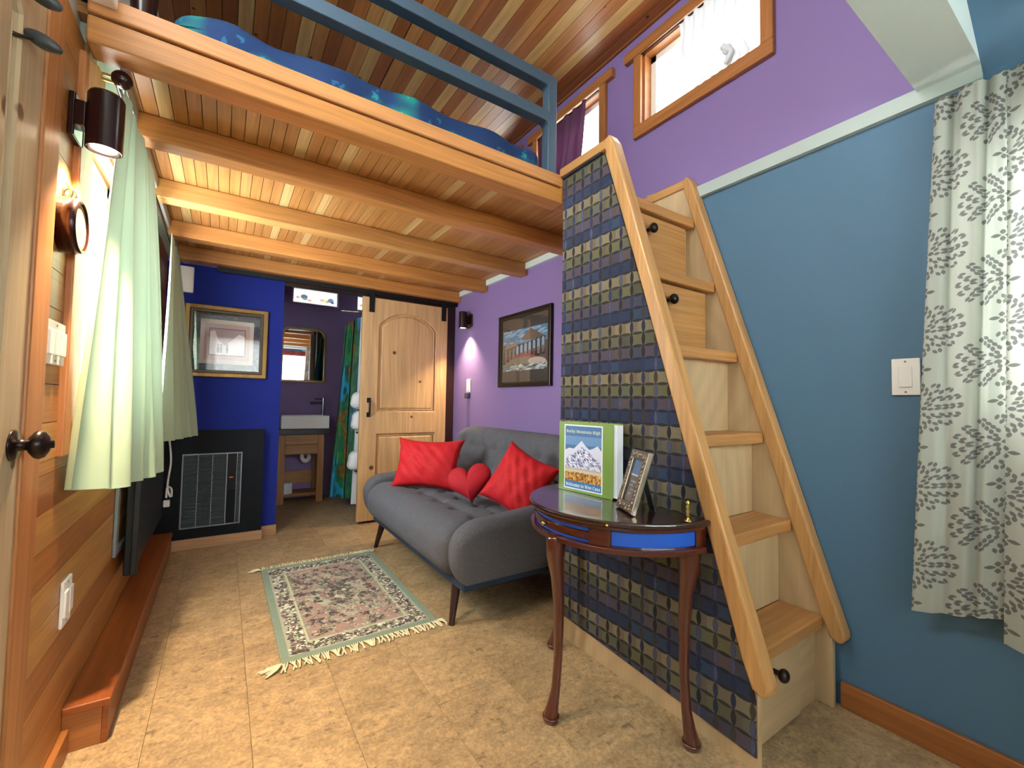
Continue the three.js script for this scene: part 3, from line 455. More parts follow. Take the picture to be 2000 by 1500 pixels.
// ------------------------------------------------------------------ stairs
const slopeAt = (y) => -1.204 + (2.065 - y) * (0.57 / 1.82);       // z of the stair front edge at a height
function stair() {
  const s = thing('loft_stair', 'steep plywood ship stair with fir rails and treads, climbing to the loft', 'stairs', [1.52, 0, -1.1]);
  const prof = [[-1.512, 0], [-0.648, 0], [-0.648, 0.24], [slopeAt(0.3), 0.3], [-1.204, 2.06], [-1.512, 2.06]];
  part('side_panel', exX(shapeOf(prof), 1.272, 1.29, 0.001), M.ply, s, { grain: 'y' });
  const profR = [[-1.44, 0], [-0.65, 0], [-0.65, 0.24], [slopeAt(0.3), 0.3], [-1.215, 2.06], [-1.44, 2.085]];
  part('side_panel', exX(shapeOf(profR), 1.765, 1.785, 0.001), M.ply, s, { grain: 'y' });
  // rails: long fir battens capping the sloped edges
  for (const [x0, x1, top] of [[1.248, 1.302, 2.1], [1.752, 1.805, 2.08]]) {
    const w = 0.05, pts = [], z = (y) => slopeAt(y);
    const sh = new THREE.Shape(); sh.moveTo(z(top) - w * 0.55, top - 0.012); sh.lineTo(z(top) + 0.006, top); sh.lineTo(z(top - 0.02) + 0.022, top - 0.035); sh.lineTo(z(0.27) + 0.028, 0.27); sh.quadraticCurveTo(z(0.24) + 0.03, 0.235, z(0.24) + 0.005, 0.225); sh.lineTo(z(0.24) - 0.022, 0.235); sh.lineTo(z(0.3) - w * 0.6, 0.3); sh.closePath();
    part('rail', exX(sh, x0, x1, 0.007, 2), M.fir, s, { grain: 'y' });
    part('top_rail', rb(x0, x1, top - 0.047, top - 0.008, x0 < 1.5 ? -1.514 : -1.46, z(top) - 0.01, 0.005), M.fir, s, { grain: 'z' });
  }
  const ys = [1.868, 1.552, 1.24, 0.918, 0.605, 0.297];
  ys.forEach((y, i) => {
    const nose = slopeAt(y) - 0.027, back = nose - 0.145;
    part('tread', rb(1.291, 1.764, y - 0.042, y, back, nose, 0.006), M.firTread, s, { grain: 'x' });
    if (i === 2 || i === 3) part('cleat', rb(1.6, 1.764, y - 0.06, y - 0.037, back + 0.03, nose - 0.06, 0.003), M.drawer, s);
    const top = i === 0 ? 2.05 : ys[i - 1] - 0.036;
    if (i) part('riser', bx(1.291, 1.764, y, top, back - 0.012, back), M.ply, s, { grain: 'y' });
  });
  part('base_riser', bx(1.291, 1.764, 0, 0.253, -0.72, -0.705), M.ply, s, { grain: 'x' });
  for (const i of [1, 2]) {   // two drawers below the upper treads
    const y1 = ys[i - 1] - 0.05, y0 = ys[i] + 0.008, z = slopeAt(ys[i]) - 0.027 - 0.145;
    const d = part('drawer', rb(1.3, 1.722, y0, y1, z - 0.02, z + 0.028, 0.004), M.drawer, s, { grain: 'x' });
    part('knob', [ball(0.021, [1.46, y1 - 0.066, z + 0.06], 1, 1, 0.8), rod([1.46, y1 - 0.066, z + 0.025], [1.46, y1 - 0.066, z + 0.055], 0.008)], M.bronze, d);
  }
  const d = part('cupboard_door', rb(1.34, 1.62, 0.012, 0.245, -0.705, -0.69, 0.003), M.ply, s, { grain: 'x' });
  part('knob', [ball(0.02, [1.44, 0.208, -0.658], 1, 1, 0.8), rod([1.44, 0.208, -0.69], [1.44, 0.208, -0.66], 0.008)], M.bronze, d);
  return s;
}
stair();
{ // woven cloth hung on the stair side
  const sh = shapeOf([[-1.506, 0.1], [-0.652, 0.045], [-0.652, 0.2], [slopeAt(0.3) - 0.03, 0.3], [slopeAt(2.045) - 0.05, 2.045], [-1.506, 2.045]]);
  const g = clean(exX(sh, 1.264, 1.2715, 0.0015)); const p = g.attributes.position, uv = g.attributes.uv; for (let i = 0; i < p.count; i++) uv.setXY(i, p.getZ(i), p.getY(i));
  const t = thing('wall_tapestry', 'geometric woven cloth of tan, olive, plum and navy cells hung on the stair side', 'tapestry', [1.27, 0.05, -1.2]);
  part('cloth', g, M.tapestry, t, { uv: true }); part('top_hem', tube([[1.262, 2.05, -1.5], [1.262, 2.052, -1.4], [1.262, 2.052, -1.26]], 0.009), std('#23252e', { roughness: 0.9 }), t);
}

// ------------------------------------------------------------------ left wall: entry door, casing, step, fittings
function arched(x0, x1, y0, ys, yp, n = 20) { const p = [[x0, y0], [x1, y0], [x1, ys]]; const c = (x0 + x1) / 2, h = (x1 - x0) / 2, r = (h * h + (yp - ys) ** 2) / (2 * (yp - ys)); for (let i = 1; i < n; i++) { const x = x1 + (x0 - x1) * (i / n); p.push([x, yp - r + Math.sqrt(r * r - (x - c) ** 2)]); } p.push([x0, ys]); return p; }
// two-panel arched door in local (a, y): a along the width; make(shape, t0, t1, bevel) turns a shape into geometry, t = distance out of the face
function doorLeaf(parent, mat, make, w, h, pan) {
  const [px0, px1, uy0, uys, uyp, ly0, ly1] = pan, frame = shapeOf([[0, 0.002], [w, 0.002], [w, h], [0, h]]);
  for (const pts of [arched(px0, px1, uy0, uys, uyp), [[px0, ly0], [px1, ly0], [px1, ly1], [px0, ly1]]]) frame.holes.push(new THREE.Path(pts.map(([a, b]) => new THREE.Vector2(a, b))));
  const leaf = part('door_frame', make(frame, 0, 0.04, 0.005), mat, parent, { grain: 'y' });
  part('door_core', make(shapeOf([[0.04, 0.04], [w - 0.04, 0.04], [w - 0.04, h - 0.04], [0.04, h - 0.04]]), 0.008, 0.02, 0), mat, parent, { grain: 'y' });
  const g = 0.018;
  part('raised_panel', make(shapeOf(arched(px0 + g, px1 - g, uy0 + g, uys - g * 0.5, uyp - g)), 0.02, 0.036, 0.014), mat, parent, { grain: 'y' });
  part('raised_panel', make(shapeOf([[px0 + g, ly0 + g], [px1 - g, ly0 + g], [px1 - g, ly1 - g], [px0 + g, ly1 - g]]), 0.02, 0.036, 0.014), mat, parent, { grain: 'y' });
  return leaf;
}
{
  const d = struct('door_1', 'pale alder entry door with an arched panel in the left wall', 'door', [XL, 0, -0.96]);
  const leaf = doorLeaf(d, M.alderDoor, (sh, t0, t1, b) => { const g = exX(sh, t0, t1, b); g.translate(XL - 0.015, 0, -1.2715); return g; }, 0.853, 2.002, [0.12, 0.73, 0.98, 1.72, 1.86, 0.2, 0.82]);
  const k = part('door_knob', lathe([[0, 0], [0.036, 0], [0.036, 0.006], [0.03, 0.011], [0.014, 0.014], [0.012, 0.034], [0.02, 0.04], [0.031, 0.052], [0.033, 0.062], [0.029, 0.074], [0.016, 0.084], [0.009, 0.086], [0.009, 0.094], [0, 0.095]], [0, 0, 0]).scale(0.86, 0.62, 0.86).rotateZ(-Math.PI / 2).translate(XL + 0.024, 0.92, -1.232), M.bronze, d, { label: 'dark bronze round door knob' });
}
{
  const c = struct('trim_2', 'cedar casing post between the entry door and the board wall', 'trim', [XL, 0, -1.32]);
  part('casing', rb(XL, XL + 0.03, 0, 2.25, -1.376, -1.272, 0.005), M.casing, c, { grain: 'y' });
  part('head_casing', rb(XL, XL + 0.03, 2.004, 2.1, -1.271, -0.32, 0.005), M.casing, c, { grain: 'z' });
  part('casing', rb(XL, XL + 0.03, 0, 2.003, -0.418, -0.32, 0.005), M.casing, c, { grain: 'y' });
  const s = struct('trim_3', 'boxed wooden step along the foot of the board wall', 'step', [-0.3, 0, -2.7]);
  part('top_board', rb(XL + 0.012, -0.243, 0.108, 0.13, -3.62, -1.745, 0.004), M.step, s, { grain: 'z' });
  part('face_board', rb(-0.262, -0.248, 0, 0.108, -3.62, -1.752, 0.002), M.step, s, { grain: 'z' });
  part('end_board', rb(XL + 0.012, -0.262, 0, 0.108, -1.772, -1.754, 0.002), M.trim, s, { grain: 'x' });
}
for (const [y, z, l] of [[1.765, -1.15, 'upper coat hook with dark oval end on entry door'], [1.69, -1.165, 'lower coat hook with dark oval end on entry door']]) {
  const h = thing('coat_hook', l, 'hook', [XL, y, z]);
  part('plate', rb(XL - 0.01, XL - 0.002, y - 0.03, y + 0.02, z + 0.02, z + 0.045, 0.002), M.grey, h);
  part('wire', tube([[XL - 0.004, y - 0.01, z + 0.03], [XL + 0.02, y - 0.014, z + 0.02], [XL + 0.045, y, z]], 0.0035), M.bronze, h);
  const e = ball(0.015, [0, 0, 0], 1.9, 0.9, 0.95); e.rotateZ(-0.35); e.translate(XL + 0.05, y, z); part('knob', e, std('#3a4142', { roughness: 0.45 }), h);
}
function sconce(cx, cy, cz, wallX, plateZ, label, cd) {
  const dir = Math.sign(cx - wallX), s = thing('wall_lamp', label, 'lamp', [wallX, cy, plateZ]), r = 0.037, h = 0.145;
  part('wall_plate', rb(Math.min(wallX, wallX + dir * 0.014), Math.max(wallX, wallX + dir * 0.014), cy - 0.055, cy + 0.055, plateZ - 0.045, plateZ + 0.045, 0.004), M.brown, s);
  part('arm', rb(Math.min(wallX + dir * 0.012, cx - dir * r * 0.9), Math.max(wallX + dir * 0.012, cx - dir * r * 0.9), cy - 0.03, cy + 0.035, cz - 0.02, cz + 0.02, 0.004), M.brown, s);
  part('shade', lathe([[0.0, h], [r * 0.9, h], [r, h - 0.008], [r, 0], [r - 0.004, 0], [r - 0.004, h - 0.05], [0, h - 0.045]], [cx, cy - h / 2, cz], 32), M.brown, s);
  const e = std('#fff3dc', { emissive: new THREE.Color('#ffe9c8'), emissiveIntensity: 6 });
  part('bulb', lathe([[0, -0.004], [r * 0.7, 0], [r * 0.78, 0.012], [r * 0.6, 0.03], [0, 0.035]], [cx, cy - h / 2 + 0.003, cz], 24), e, s);
  const L = new THREE.SpotLight('#ffe2bd', cd, 0, 0.88, 0.6, 2); L.position.set(cx - wallX, -h / 2 - 0.004, cz - plateZ); L.target.position.set(cx - wallX, -2, cz - plateZ); L.castShadow = true; L.shadow.radius = 1.2; L.name = 'lamp_light'; s.add(L, L.target); L.target.name = 'lamp_aim';
}
sconce(-0.28, 1.722, -1.5, XL + 0.012, -1.53, 'dark brown cylinder wall lamp beside the mint curtain', 11);
sconce(1.735, 1.735, -3.41, XR, -3.41, 'dark cylinder wall lamp on the purple wall by the barn door', 4);
{
  const c = thing('wall_clock', 'round brown pendant medallion with cream face under the wall lamp', 'clock', [XL + 0.02, 1.37, -1.49]);
  const R = 0.068, X = XL + 0.013, at = [0, 1.437, -1.49], spin = (g) => g.rotateZ(-Math.PI / 2).translate(X, at[1], at[2]);
  part('rim', spin(lathe([[0, 0], [R, 0], [R, 0.03], [R * 0.95, 0.038], [R * 0.84, 0.038], [R * 0.82, 0.032], [0, 0.032]], [0, 0, 0], 36)), M.brown, c);
  const f = new THREE.CircleGeometry(R * 0.83, 36); f.rotateY(Math.PI / 2); f.translate(X + 0.0335, at[1], at[2]); part('face', f, img(T.clockFace, { roughness: 0.4 }), c, { uv: true });
  part('hanger', [tube([[X + 0.01, 1.503, -1.49], [X + 0.014, 1.522, -1.49], [X + 0.006, 1.542, -1.49]], 0.004), new THREE.TorusGeometry(0.012, 0.003, 8, 16).translate(X + 0.012, 1.517, -1.49)], M.silver, c);
}
function plate(name, label, X, dir, y0, y1, z0, z1, rockers, cat) {
  const p = thing(name, label, cat, [X, y0, (z0 + z1) / 2]), fx = (a, b) => [Math.min(X + dir * a, X + dir * b), Math.max(X + dir * a, X + dir * b)];
  part('plate', rb(...fx(0, 0.008), y0, y1, z0, z1, 0.003), M.plastic, p);
  const n = rockers, w = (z1 - z0) / n; for (let k = 0; k < n; k++) { const c = z0 + (k + 0.5) * w; part('rocker', rb(...fx(0.006, 0.013), y0 + (y1 - y0) * 0.22, y1 - (y1 - y0) * 0.22, c - 0.0165, c + 0.0165, 0.002), M.plastic, p); }
  for (const y of [y0 + 0.01, y1 - 0.01]) part('screw', rod([X + dir * 0.007, y, (z0 + z1) / 2], [X + dir * 0.0088, y, (z0 + z1) / 2], 0.003), M.grey, p);
  return p;
}
plate('light_switch', 'white three-gang switch plate on the board wall under the medallion', XL + 0.012, 1, 1.09, 1.195, -1.545, -1.405, 3, 'switch');
plate('light_switch', 'white single rocker switch on the teal blue wall', XR, -1, 1.063, 1.18, -0.49, -0.42, 1, 'switch');
plate('wall_outlet', 'white outlet plate low on the board wall', XL + 0.012, 1, 0.385, 0.51, -1.745, -1.665, 2, 'outlet');
{
  const p = plate('light_switch', 'small switch plate with dark box below it, on the purple wall under the lamp', XR, -1, 1.1, 1.215, -3.45, -3.38, 1, 'switch');
  part('box', rb(XR - 0.03, XR, 1.045, 1.095, -3.445, -3.39, 0.004), std('#4b4468', { roughness: 0.5 }), p);
}
{ // curtain rod and the two mint sheers
  const r = thing('curtain_rod', 'thin dark curtain rod with ball finial above the left window', 'curtain rod', [-0.27, 1.88, -2.4]);
  part('rod', rod([-0.284, 1.905, -1.6], [-0.284, 1.905, -3.45], 0.006), M.brown, r);
  part('finial', [ball(0.024, [-0.27, 1.905, -1.6])], M.brown, r);
  const b = part('bracket_block', exZ(shapeOf([[XL + 0.012, 1.97], [XL + 0.012, 1.83], [-0.335, 1.83], [-0.315, 1.86], [-0.315, 1.915], [-0.335, 1.93], [-0.335, 1.97]]), -1.665, -1.585, 0.003), M.fir, r, { label: 'fir block holding the rod' });
  part('brass_arm', [rod([-0.32, 1.912, -1.61], [-0.27, 1.912, -1.61], 0.004), rod([-0.32, 1.897, -1.61], [-0.27, 1.897, -1.61], 0.004)], M.brass, b);
}
function drape(name, label, cat, mat, top, bottom, folds, opt = {}) {
  // top/bottom: polylines [[x,y,z],...] ; folds push along the normal of the hem line
  const lerpL = (L, u) => { const k = Math.min(L.length - 2, Math.floor(u * (L.length - 1))), f = u * (L.length - 1) - k; return L[k].map((a, i) => a + (L[k + 1][i] - a) * f); };
  const nu = opt.nu ?? 90, nv = opt.nv ?? 40, A = opt.amp ?? [0.01, 0.025];
  const fn = (u, v) => { const t = lerpL(top, u), b = lerpL(bottom, u), w = v ** (opt.pow ?? 1); const ph = u * folds * Math.PI * 2 + Math.sin(u * 7 + v * 2) * 1.1 + Math.sin(u * 17 + 1.3) * 0.9 + (opt.phase ?? 0), a = A[0] + (A[1] - A[0]) * v; const d = Math.sin(ph) * a + Math.sin(ph * 0.37 + v * 3) * a * 0.4; const dx = opt.dir?.[0] ?? 1, dz = opt.dir?.[1] ?? 0; return [t[0] + (b[0] - t[0]) * w + d * dx, t[1] + (b[1] - t[1]) * v, t[2] + (b[2] - t[2]) * w + d * dz]; };
  const W = opt.cloth ?? 1, Hh = Math.abs(top[0][1] - bottom[0][1]);
  return solo(name, sheet(fn, nu, nv, (u, v) => [u * W, -v * Hh]), mat, label, cat, null, { uv: true, ...opt.o });
}
drape('sheer_curtain', 'long mint green sheer curtain hanging beside the wall lamp', 'curtain', M.mint, [[-0.27, 1.915, -1.63], [-0.268, 1.915, -1.9], [-0.266, 1.915, -2.2]], [[-0.335, 0.775, -1.58], [-0.26, 0.745, -1.72], [-0.215, 0.73, -2.0], [-0.2, 0.725, -2.33]], 6, { amp: [0.004, 0.02], pow: 0.85, cloth: 1.2 });
drape('sheer_curtain', 'mint green sheer curtain by the framed print on the blue wall', 'curtain', M.mint, [[-0.27, 1.915, -2.98], [-0.27, 1.915, -3.2], [-0.268, 1.915, -3.42]], [[-0.25, 0.79, -2.72], [-0.2, 0.775, -3.2], [-0.15, 0.76, -3.58]], 5, { amp: [0.004, 0.018], phase: 1 });
{ // folded wall table, its bracket and the cord
  const t = thing('folding_wall_table', 'black drop-leaf table folded down against the board wall', 'table', [-0.31, 0.2, -2.8]);
  part('leaf', rb(-0.325, -0.295, 0.26, 0.78, -3.5, -2.44, 0.006), M.blackSlab, t);
  part('leg', exX(shapeOf([[-2.455, 0.78], [-2.415, 0.78], [-2.39, 0.275], [-2.425, 0.275]]), -0.295, -0.275, 0.002), M.blackSlab, t);
  const k = thing('wall_bracket', 'slim grey metal frame on the board wall under the long curtain', 'bracket', [XL, 0.35, -2.55]);
  part('frame', [rb(-0.347, -0.335, 0.39, 0.8, -2.38, -2.34, 0.003), rb(-0.347, -0.335, 0.39, 0.8, -2.7, -2.65, 0.003), rb(-0.347, -0.335, 0.37, 0.395, -2.7, -2.34, 0.003)], M.grey, k);
  const c = thing('power_cord', 'white cord with plug hanging by the black heater panel', 'cord', [-0.28, 0.3, -3.6]);
  part('cable', tube([[-0.285, 0.76, -3.6], [-0.27, 0.6, -3.61], [-0.28, 0.42, -3.612], [-0.26, 0.36, -3.61], [-0.262, 0.42, -3.61], [-0.28, 0.43, -3.612], [-0.285, 0.36, -3.61]], 0.006, 60), M.plastic, c); part('plug', rb(-0.3, -0.265, 0.3, 0.345, -3.625, -3.6, 0.006), M.plastic, c);
  const b = thing('thermostat', 'white thermostat box at the top of the blue wall beside the curtain', 'thermostat', [-0.23, 1.73, ZB]); part('case', rb(-0.3, -0.2, 1.735, 1.915, ZB, ZB + 0.03, 0.006), M.plastic, b); part('cover_lip', rb(-0.295, -0.205, 1.74, 1.76, ZB + 0.03, ZB + 0.034, 0.001), M.plastic, b);
}

// ------------------------------------------------------------------ back wall: heater, print, barn door
{
  const h = thing('wall_heater', 'flush grey louvred wall heater in the black panel', 'heater', [-0.04, 0.15, -3.63]);
  const z = -3.632;
  part('frame', [bx(-0.212, 0.128, 0.14, 0.148, z, z + 0.012), bx(-0.212, 0.128, 0.627, 0.635, z, z + 0.012), bx(-0.212, -0.204, 0.148, 0.627, z, z + 0.012), bx(0.12, 0.128, 0.148, 0.627, z, z + 0.012), bx(0.036, 0.042, 0.148, 0.627, z, z + 0.012), bx(0.096, 0.1, 0.148, 0.627, z, z + 0.012)], M.grey, h);
  part('cavity', bx(0.042, 0.096, 0.148, 0.627, z, z + 0.002), M.hollow, h);
  part('lower_cover', bx(0.044, 0.094, 0.15, 0.38, z + 0.002, z + 0.01), M.box, h);
  part('pilot_window', rb(0.055, 0.078, 0.458, 0.466, z + 0.002, z + 0.008, 0.002), std('#5a2a10', { emissive: new THREE.Color('#ff6a18'), emissiveIntensity: 0.25 }), h, { label: 'small orange glowing pilot window' });
  const v = pieces(2, () => { const g = bx(-0.119, 0.119, -0.0028, 0.0028, -0.004, 0.004); g.rotateX(0.5); return g; }, 'x'), v2 = pieces(1, () => { const g = bx(-0.0095, 0.0095, -0.0028, 0.0028, -0.004, 0.004); g.rotateX(0.5); return g; }, 'x');
  for (let k = 0; k < 50; k++) { const y = 0.153 + k * 0.00965; place(h, 'louvre', v[k % 2], M.grille, -0.084 + 0.04, y - 0.15, z + 0.006 + 3.63); place(h, 'louvre', v2[0], M.grille, 0.11 + 0.04, y - 0.15, z + 0.006 + 3.63); }
  part('divider', [bx(-0.126, -0.122, 0.148, 0.627, z + 0.004, z + 0.013), bx(-0.046, -0.042, 0.148, 0.627, z + 0.004, z + 0.013)], M.grey, h);
}
function pictureFrame(name, label, make, w, h, fw, depth, matA, matB, tex, base, glass = true) {
  // local a (width), b (height); make(geo) moves geometry from local (x=a, y=b, z=out) to the wall
  const p = thing(name, label, 'picture', base);
  const ring = (o, i, z0, z1, b) => { const s = shapeOf([[-w / 2 + o, -h / 2 + o], [w / 2 - o, -h / 2 + o], [w / 2 - o, h / 2 - o], [-w / 2 + o, h / 2 - o]]); s.holes.push(new THREE.Path([[-w / 2 + i, -h / 2 + i], [-w / 2 + i, h / 2 - i], [w / 2 - i, h / 2 - i], [w / 2 - i, -h / 2 + i]].map(([x, y]) => new THREE.Vector2(x, y)))); return exZ(s, z0, z1, b, 2); };
  part('frame', make(ring(0, fw * 0.62, 0, depth, 0.005)), matA, p); part('inner_frame', make(ring(fw * 0.6, fw, 0, depth * 0.72, 0.003)), matB, p);
  const g = new THREE.PlaneGeometry(w - 2 * fw + 0.004, h - 2 * fw + 0.004); g.translate(0, 0, 0.006); part('print', make(g), img(tex), p, { uv: true });
  part('backing', make(bx(-w / 2 + 0.01, w / 2 - 0.01, -h / 2 + 0.01, h / 2 - 0.01, 0, 0.004)), matB, p);
  if (glass) part('glass', make(bx(-w / 2 + fw - 0.002, w / 2 - fw + 0.002, -h / 2 + fw - 0.002, h / 2 - fw + 0.002, 0.011, 0.013)), M.glass, p);
  return p;
}
pictureFrame('framed_print', 'gilt-framed print with dark marbled mat on the deep blue wall', (g) => g.translate(0.01, 1.412, ZB + 0.001), 0.5, 0.505, 0.05, 0.03, M.gilt, M.giltDark, T.printA, [0.01, 1.16, ZB]);
pictureFrame('framed_painting', 'dark-framed painting of a colonnade hung on the purple wall above the sofa', (g) => g.rotateY(-Math.PI / 2).translate(XR - 0.001, 1.408, -2.565), 0.655, 0.55, 0.035, 0.026, M.frameDark, M.giltDark, T.printB, [XR, 1.13, -2.565]);
{
  const d = struct('door_2', 'knotty alder sliding barn door with an arched panel', 'door', [1.325, 0.02, -3.68]);
  doorLeaf(d, M.alder, (sh, t0, t1, b) => { const g = exZ(sh, t0, t1, b, 1, 24); g.translate(0.938, 0.018, -3.7); return g; }, 0.768, 1.862, [0.14, 0.655, 0.905, 1.632, 1.756, 0.13, 0.715]);
  part('back_face', bx(0.945, 1.7, 0.03, 1.87, -3.7, -3.692), M.alder, d, { grain: 'y' });
  part('pull_handle', [tube([[1.006, 1.02, -3.66], [1.006, 1.005, -3.632], [1.006, 0.955, -3.622], [1.006, 0.905, -3.632], [1.006, 0.89, -3.66]], 0.008), rb(0.99, 1.022, 0.995, 1.035, -3.66, -3.655, 0.002), rb(0.99, 1.022, 0.875, 0.915, -3.66, -3.655, 0.002)], M.black, d, { label: 'black iron pull handle' });
  for (const x of [1.008, 1.662]) { const s = part('hanger_strap', rb(x - 0.022, x + 0.022, 1.752, 2.0, -3.658, -3.651, 0.002), M.black, d, { label: 'black iron hanger strap' }); part('wheel', rod([x, 1.985, -3.675], [x, 1.985, -3.648], 0.042, 0.042, 24), M.black, s); part('bolt', [1.79, 1.85].map((y) => rod([x, y, -3.652], [x, y, -3.646], 0.008)), M.black, s); }
}
{
  const t = thing('door_track', 'long black steel track above the barn door', 'track', [0.9, 1.9, -3.66]);
  part('bar', rb(-0.07, 1.8, 1.903, 1.943, -3.672, -3.66, 0.002), M.black, t);
  for (const x of [-0.02, 0.42, 0.86, 1.3, 1.75]) part('standoff', rod([x, 1.923, ZB], [x, 1.923, -3.655], 0.012), M.black, t);
}
// ------------------------------------------------------------------ bathroom
{
  const v = thing('vanity_cabinet', 'small open wooden washstand with square legs and low shelf in the bathroom', 'cabinet', [0.66, 0, -4.83]);
  const x0 = 0.455, x1 = 0.862, z0 = -4.99, z1 = -4.69;
  for (const [a, b] of [[x0, z1 - 0.055], [x1 - 0.06, z1 - 0.055], [x0, z0], [x1 - 0.06, z0]]) part('leg', rb(a, a + 0.06, 0, 0.665, b, b + 0.055, 0.003), M.vanity, v, { grain: 'y' });
  part('drawer_front', [rb(x0 + 0.06, x1 - 0.06, 0.57, 0.665, z1 - 0.03, z1 - 0.006, 0.003)], M.vanity, v); part('apron', rb(x0 + 0.06, x1 - 0.06, 0.475, 0.568, z1 - 0.025, z1 - 0.003, 0.003), M.vanity, v);
  part('shelf', rb(x0 + 0.01, x1 - 0.01, 0.06, 0.085, z0, z1 - 0.06, 0.003), M.vanity, v); part('rear_rail', rb(x0, x1, 0.15, 0.28, z0, z0 + 0.02, 0.003), M.vanity, v);
  solo('counter_slab', rb(0.44, 0.905, 0.668, 0.722, -4.99, -4.66, 0.004), std('#262b31', { roughness: 0.4 }), 'dark counter slab on top of the washstand', 'counter');
  const s = thing('vessel_sink', 'white rectangular vessel sink on the dark counter', 'sink', [0.68, 0.722, -4.82]);
  const o = shapeOf([[0.47, 4.68], [0.9, 4.68], [0.9, 4.94], [0.47, 4.94]]), hh = [[0.488, 4.698], [0.488, 4.922], [0.882, 4.922], [0.882, 4.698]]; o.holes.push(new THREE.Path(hh.map(([a, b]) => new THREE.Vector2(a, b))));
  part('basin_wall', exY(o, 0.723, 0.852, 0.006, 2), M.porcelain, s); part('basin_floor', rb(0.48, 0.89, 0.724, 0.74, -4.93, -4.69, 0.004), M.porcelain, s);
  const f = thing('faucet', 'tall black and chrome faucet behind the vessel sink', 'faucet', [0.9, 0.72, -4.95]);
  part('column', rod([0.885, 0.722, -4.955], [0.885, 1.03, -4.955], 0.014), M.chrome, f); part('spout', rb(0.76, 0.885, 0.965, 0.985, -4.965, -4.945, 0.004), M.black, f); part('lever', rb(0.8, 0.885, 1.012, 1.024, -4.962, -4.95, 0.003), M.black, f);
  const p = thing('drain_pipe', 'white plastic drain trap under the washstand', 'pipe', [0.68, 0.38, -4.88]);
  part('trap', tube([[0.69, 0.66, -4.86], [0.69, 0.48, -4.86], [0.69, 0.41, -4.86], [0.72, 0.385, -4.86], [0.75, 0.41, -4.87], [0.75, 0.44, -4.9], [0.75, 0.45, -4.99]], 0.022, 50, 12), M.plastic, p); part('collar', rod([0.69, 0.47, -4.86], [0.69, 0.5, -4.86], 0.03), M.plastic, p);
  const r = thing('paper_roll', 'white paper roll on the low washstand shelf', 'paper roll', [0.545, 0.086, -4.8]); part('roll', lathe([[0.02, 0], [0.055, 0], [0.055, 0.1], [0.02, 0.1], [0.02, 0]], [0.545, 0.086, -4.8], 24), M.towel, r);
  const m = thing('bath_mirror', 'mirror with rounded top corners and thin wooden frame over the sink', 'mirror', [0.69, 1.2, BATH]);
  const rs = (x0, x1, y0, y1, r) => { const q = new THREE.Shape(); q.moveTo(x0, y0); q.lineTo(x1, y0); q.lineTo(x1, y1 - r); q.quadraticCurveTo(x1, y1, x1 - r, y1); q.lineTo(x0 + r, y1); q.quadraticCurveTo(x0, y1, x0, y1 - r); q.closePath(); return q; };
  const fr = rs(0.47, 0.905, 1.19, 1.765, 0.11); fr.holes.push(rs(0.492, 0.883, 1.212, 1.743, 0.095)); part('frame', exZ(fr, BATH, BATH + 0.022, 0.003, 1), M.gilt, m);
  part('mirror_glass', exZ(rs(0.488, 0.887, 1.208, 1.747, 0.095), BATH, BATH + 0.01), M.mirror, m);
}
drape('shower_curtain', 'teal and green reef-print shower curtain', 'curtain', M.shower, [[0.93, 1.72, -4.3], [1.05, 1.8, -4.22], [1.3, 1.82, -4.12]], [[0.83, 0.12, -4.3], [1.0, 0.1, -4.22], [1.25, 0.08, -4.12]], 4, { amp: [0.02, 0.035], dir: [0.3, 0.9], cloth: 0.9 });
drape('shower_liner', 'white liner hanging in front of the shower curtain', 'curtain', M.towel, [[1.03, 1.78, -4.1], [1.2, 1.8, -4.05]], [[0.985, 0.08, -4.08], [1.2, 0.07, -4.04]], 2, { amp: [0.008, 0.012], dir: [0.2, 0.9] });
solo('shower_rail', rod([0.9, 1.86, -4.3], [1.8, 1.86, -4.1], 0.012), M.chrome, 'chrome shower rail above the reef-print curtain', 'rail');
[[0.93, 0.94, 1.09, 'upper'], [0.94, 0.75, 0.92, 'middle'], [0.92, 0.4, 0.57, 'lower']].forEach(([x, y0, y1, l]) => { const g = soft(0.2, y1 - y0, 0.15, 0.06, 10, 10, 8, (v) => { v.x += 0.02 * (v.y / 0.08) * (v.y < 0 ? 1 : 0.2); }); g.translate(x + 0.11, (y0 + y1) / 2, -3.96); const t = solo('rolled_towel', g, M.towel, `${l} white folded towel on the rack beside the barn door`, 'towel', 'white towels'); });
{ const k = thing('towel_rack', 'upright towel rack behind the barn door', 'rack', [1.15, 0, -3.96]); part('post', rod([1.19, 0, -3.93], [1.19, 1.25, -3.93], 0.012), M.chrome, k); part('shelf', [0.93, 0.73, 0.39].map((y) => rb(1.0, 1.25, y - 0.012, y, -4.03, -3.89, 0.003)), M.dark, k); }

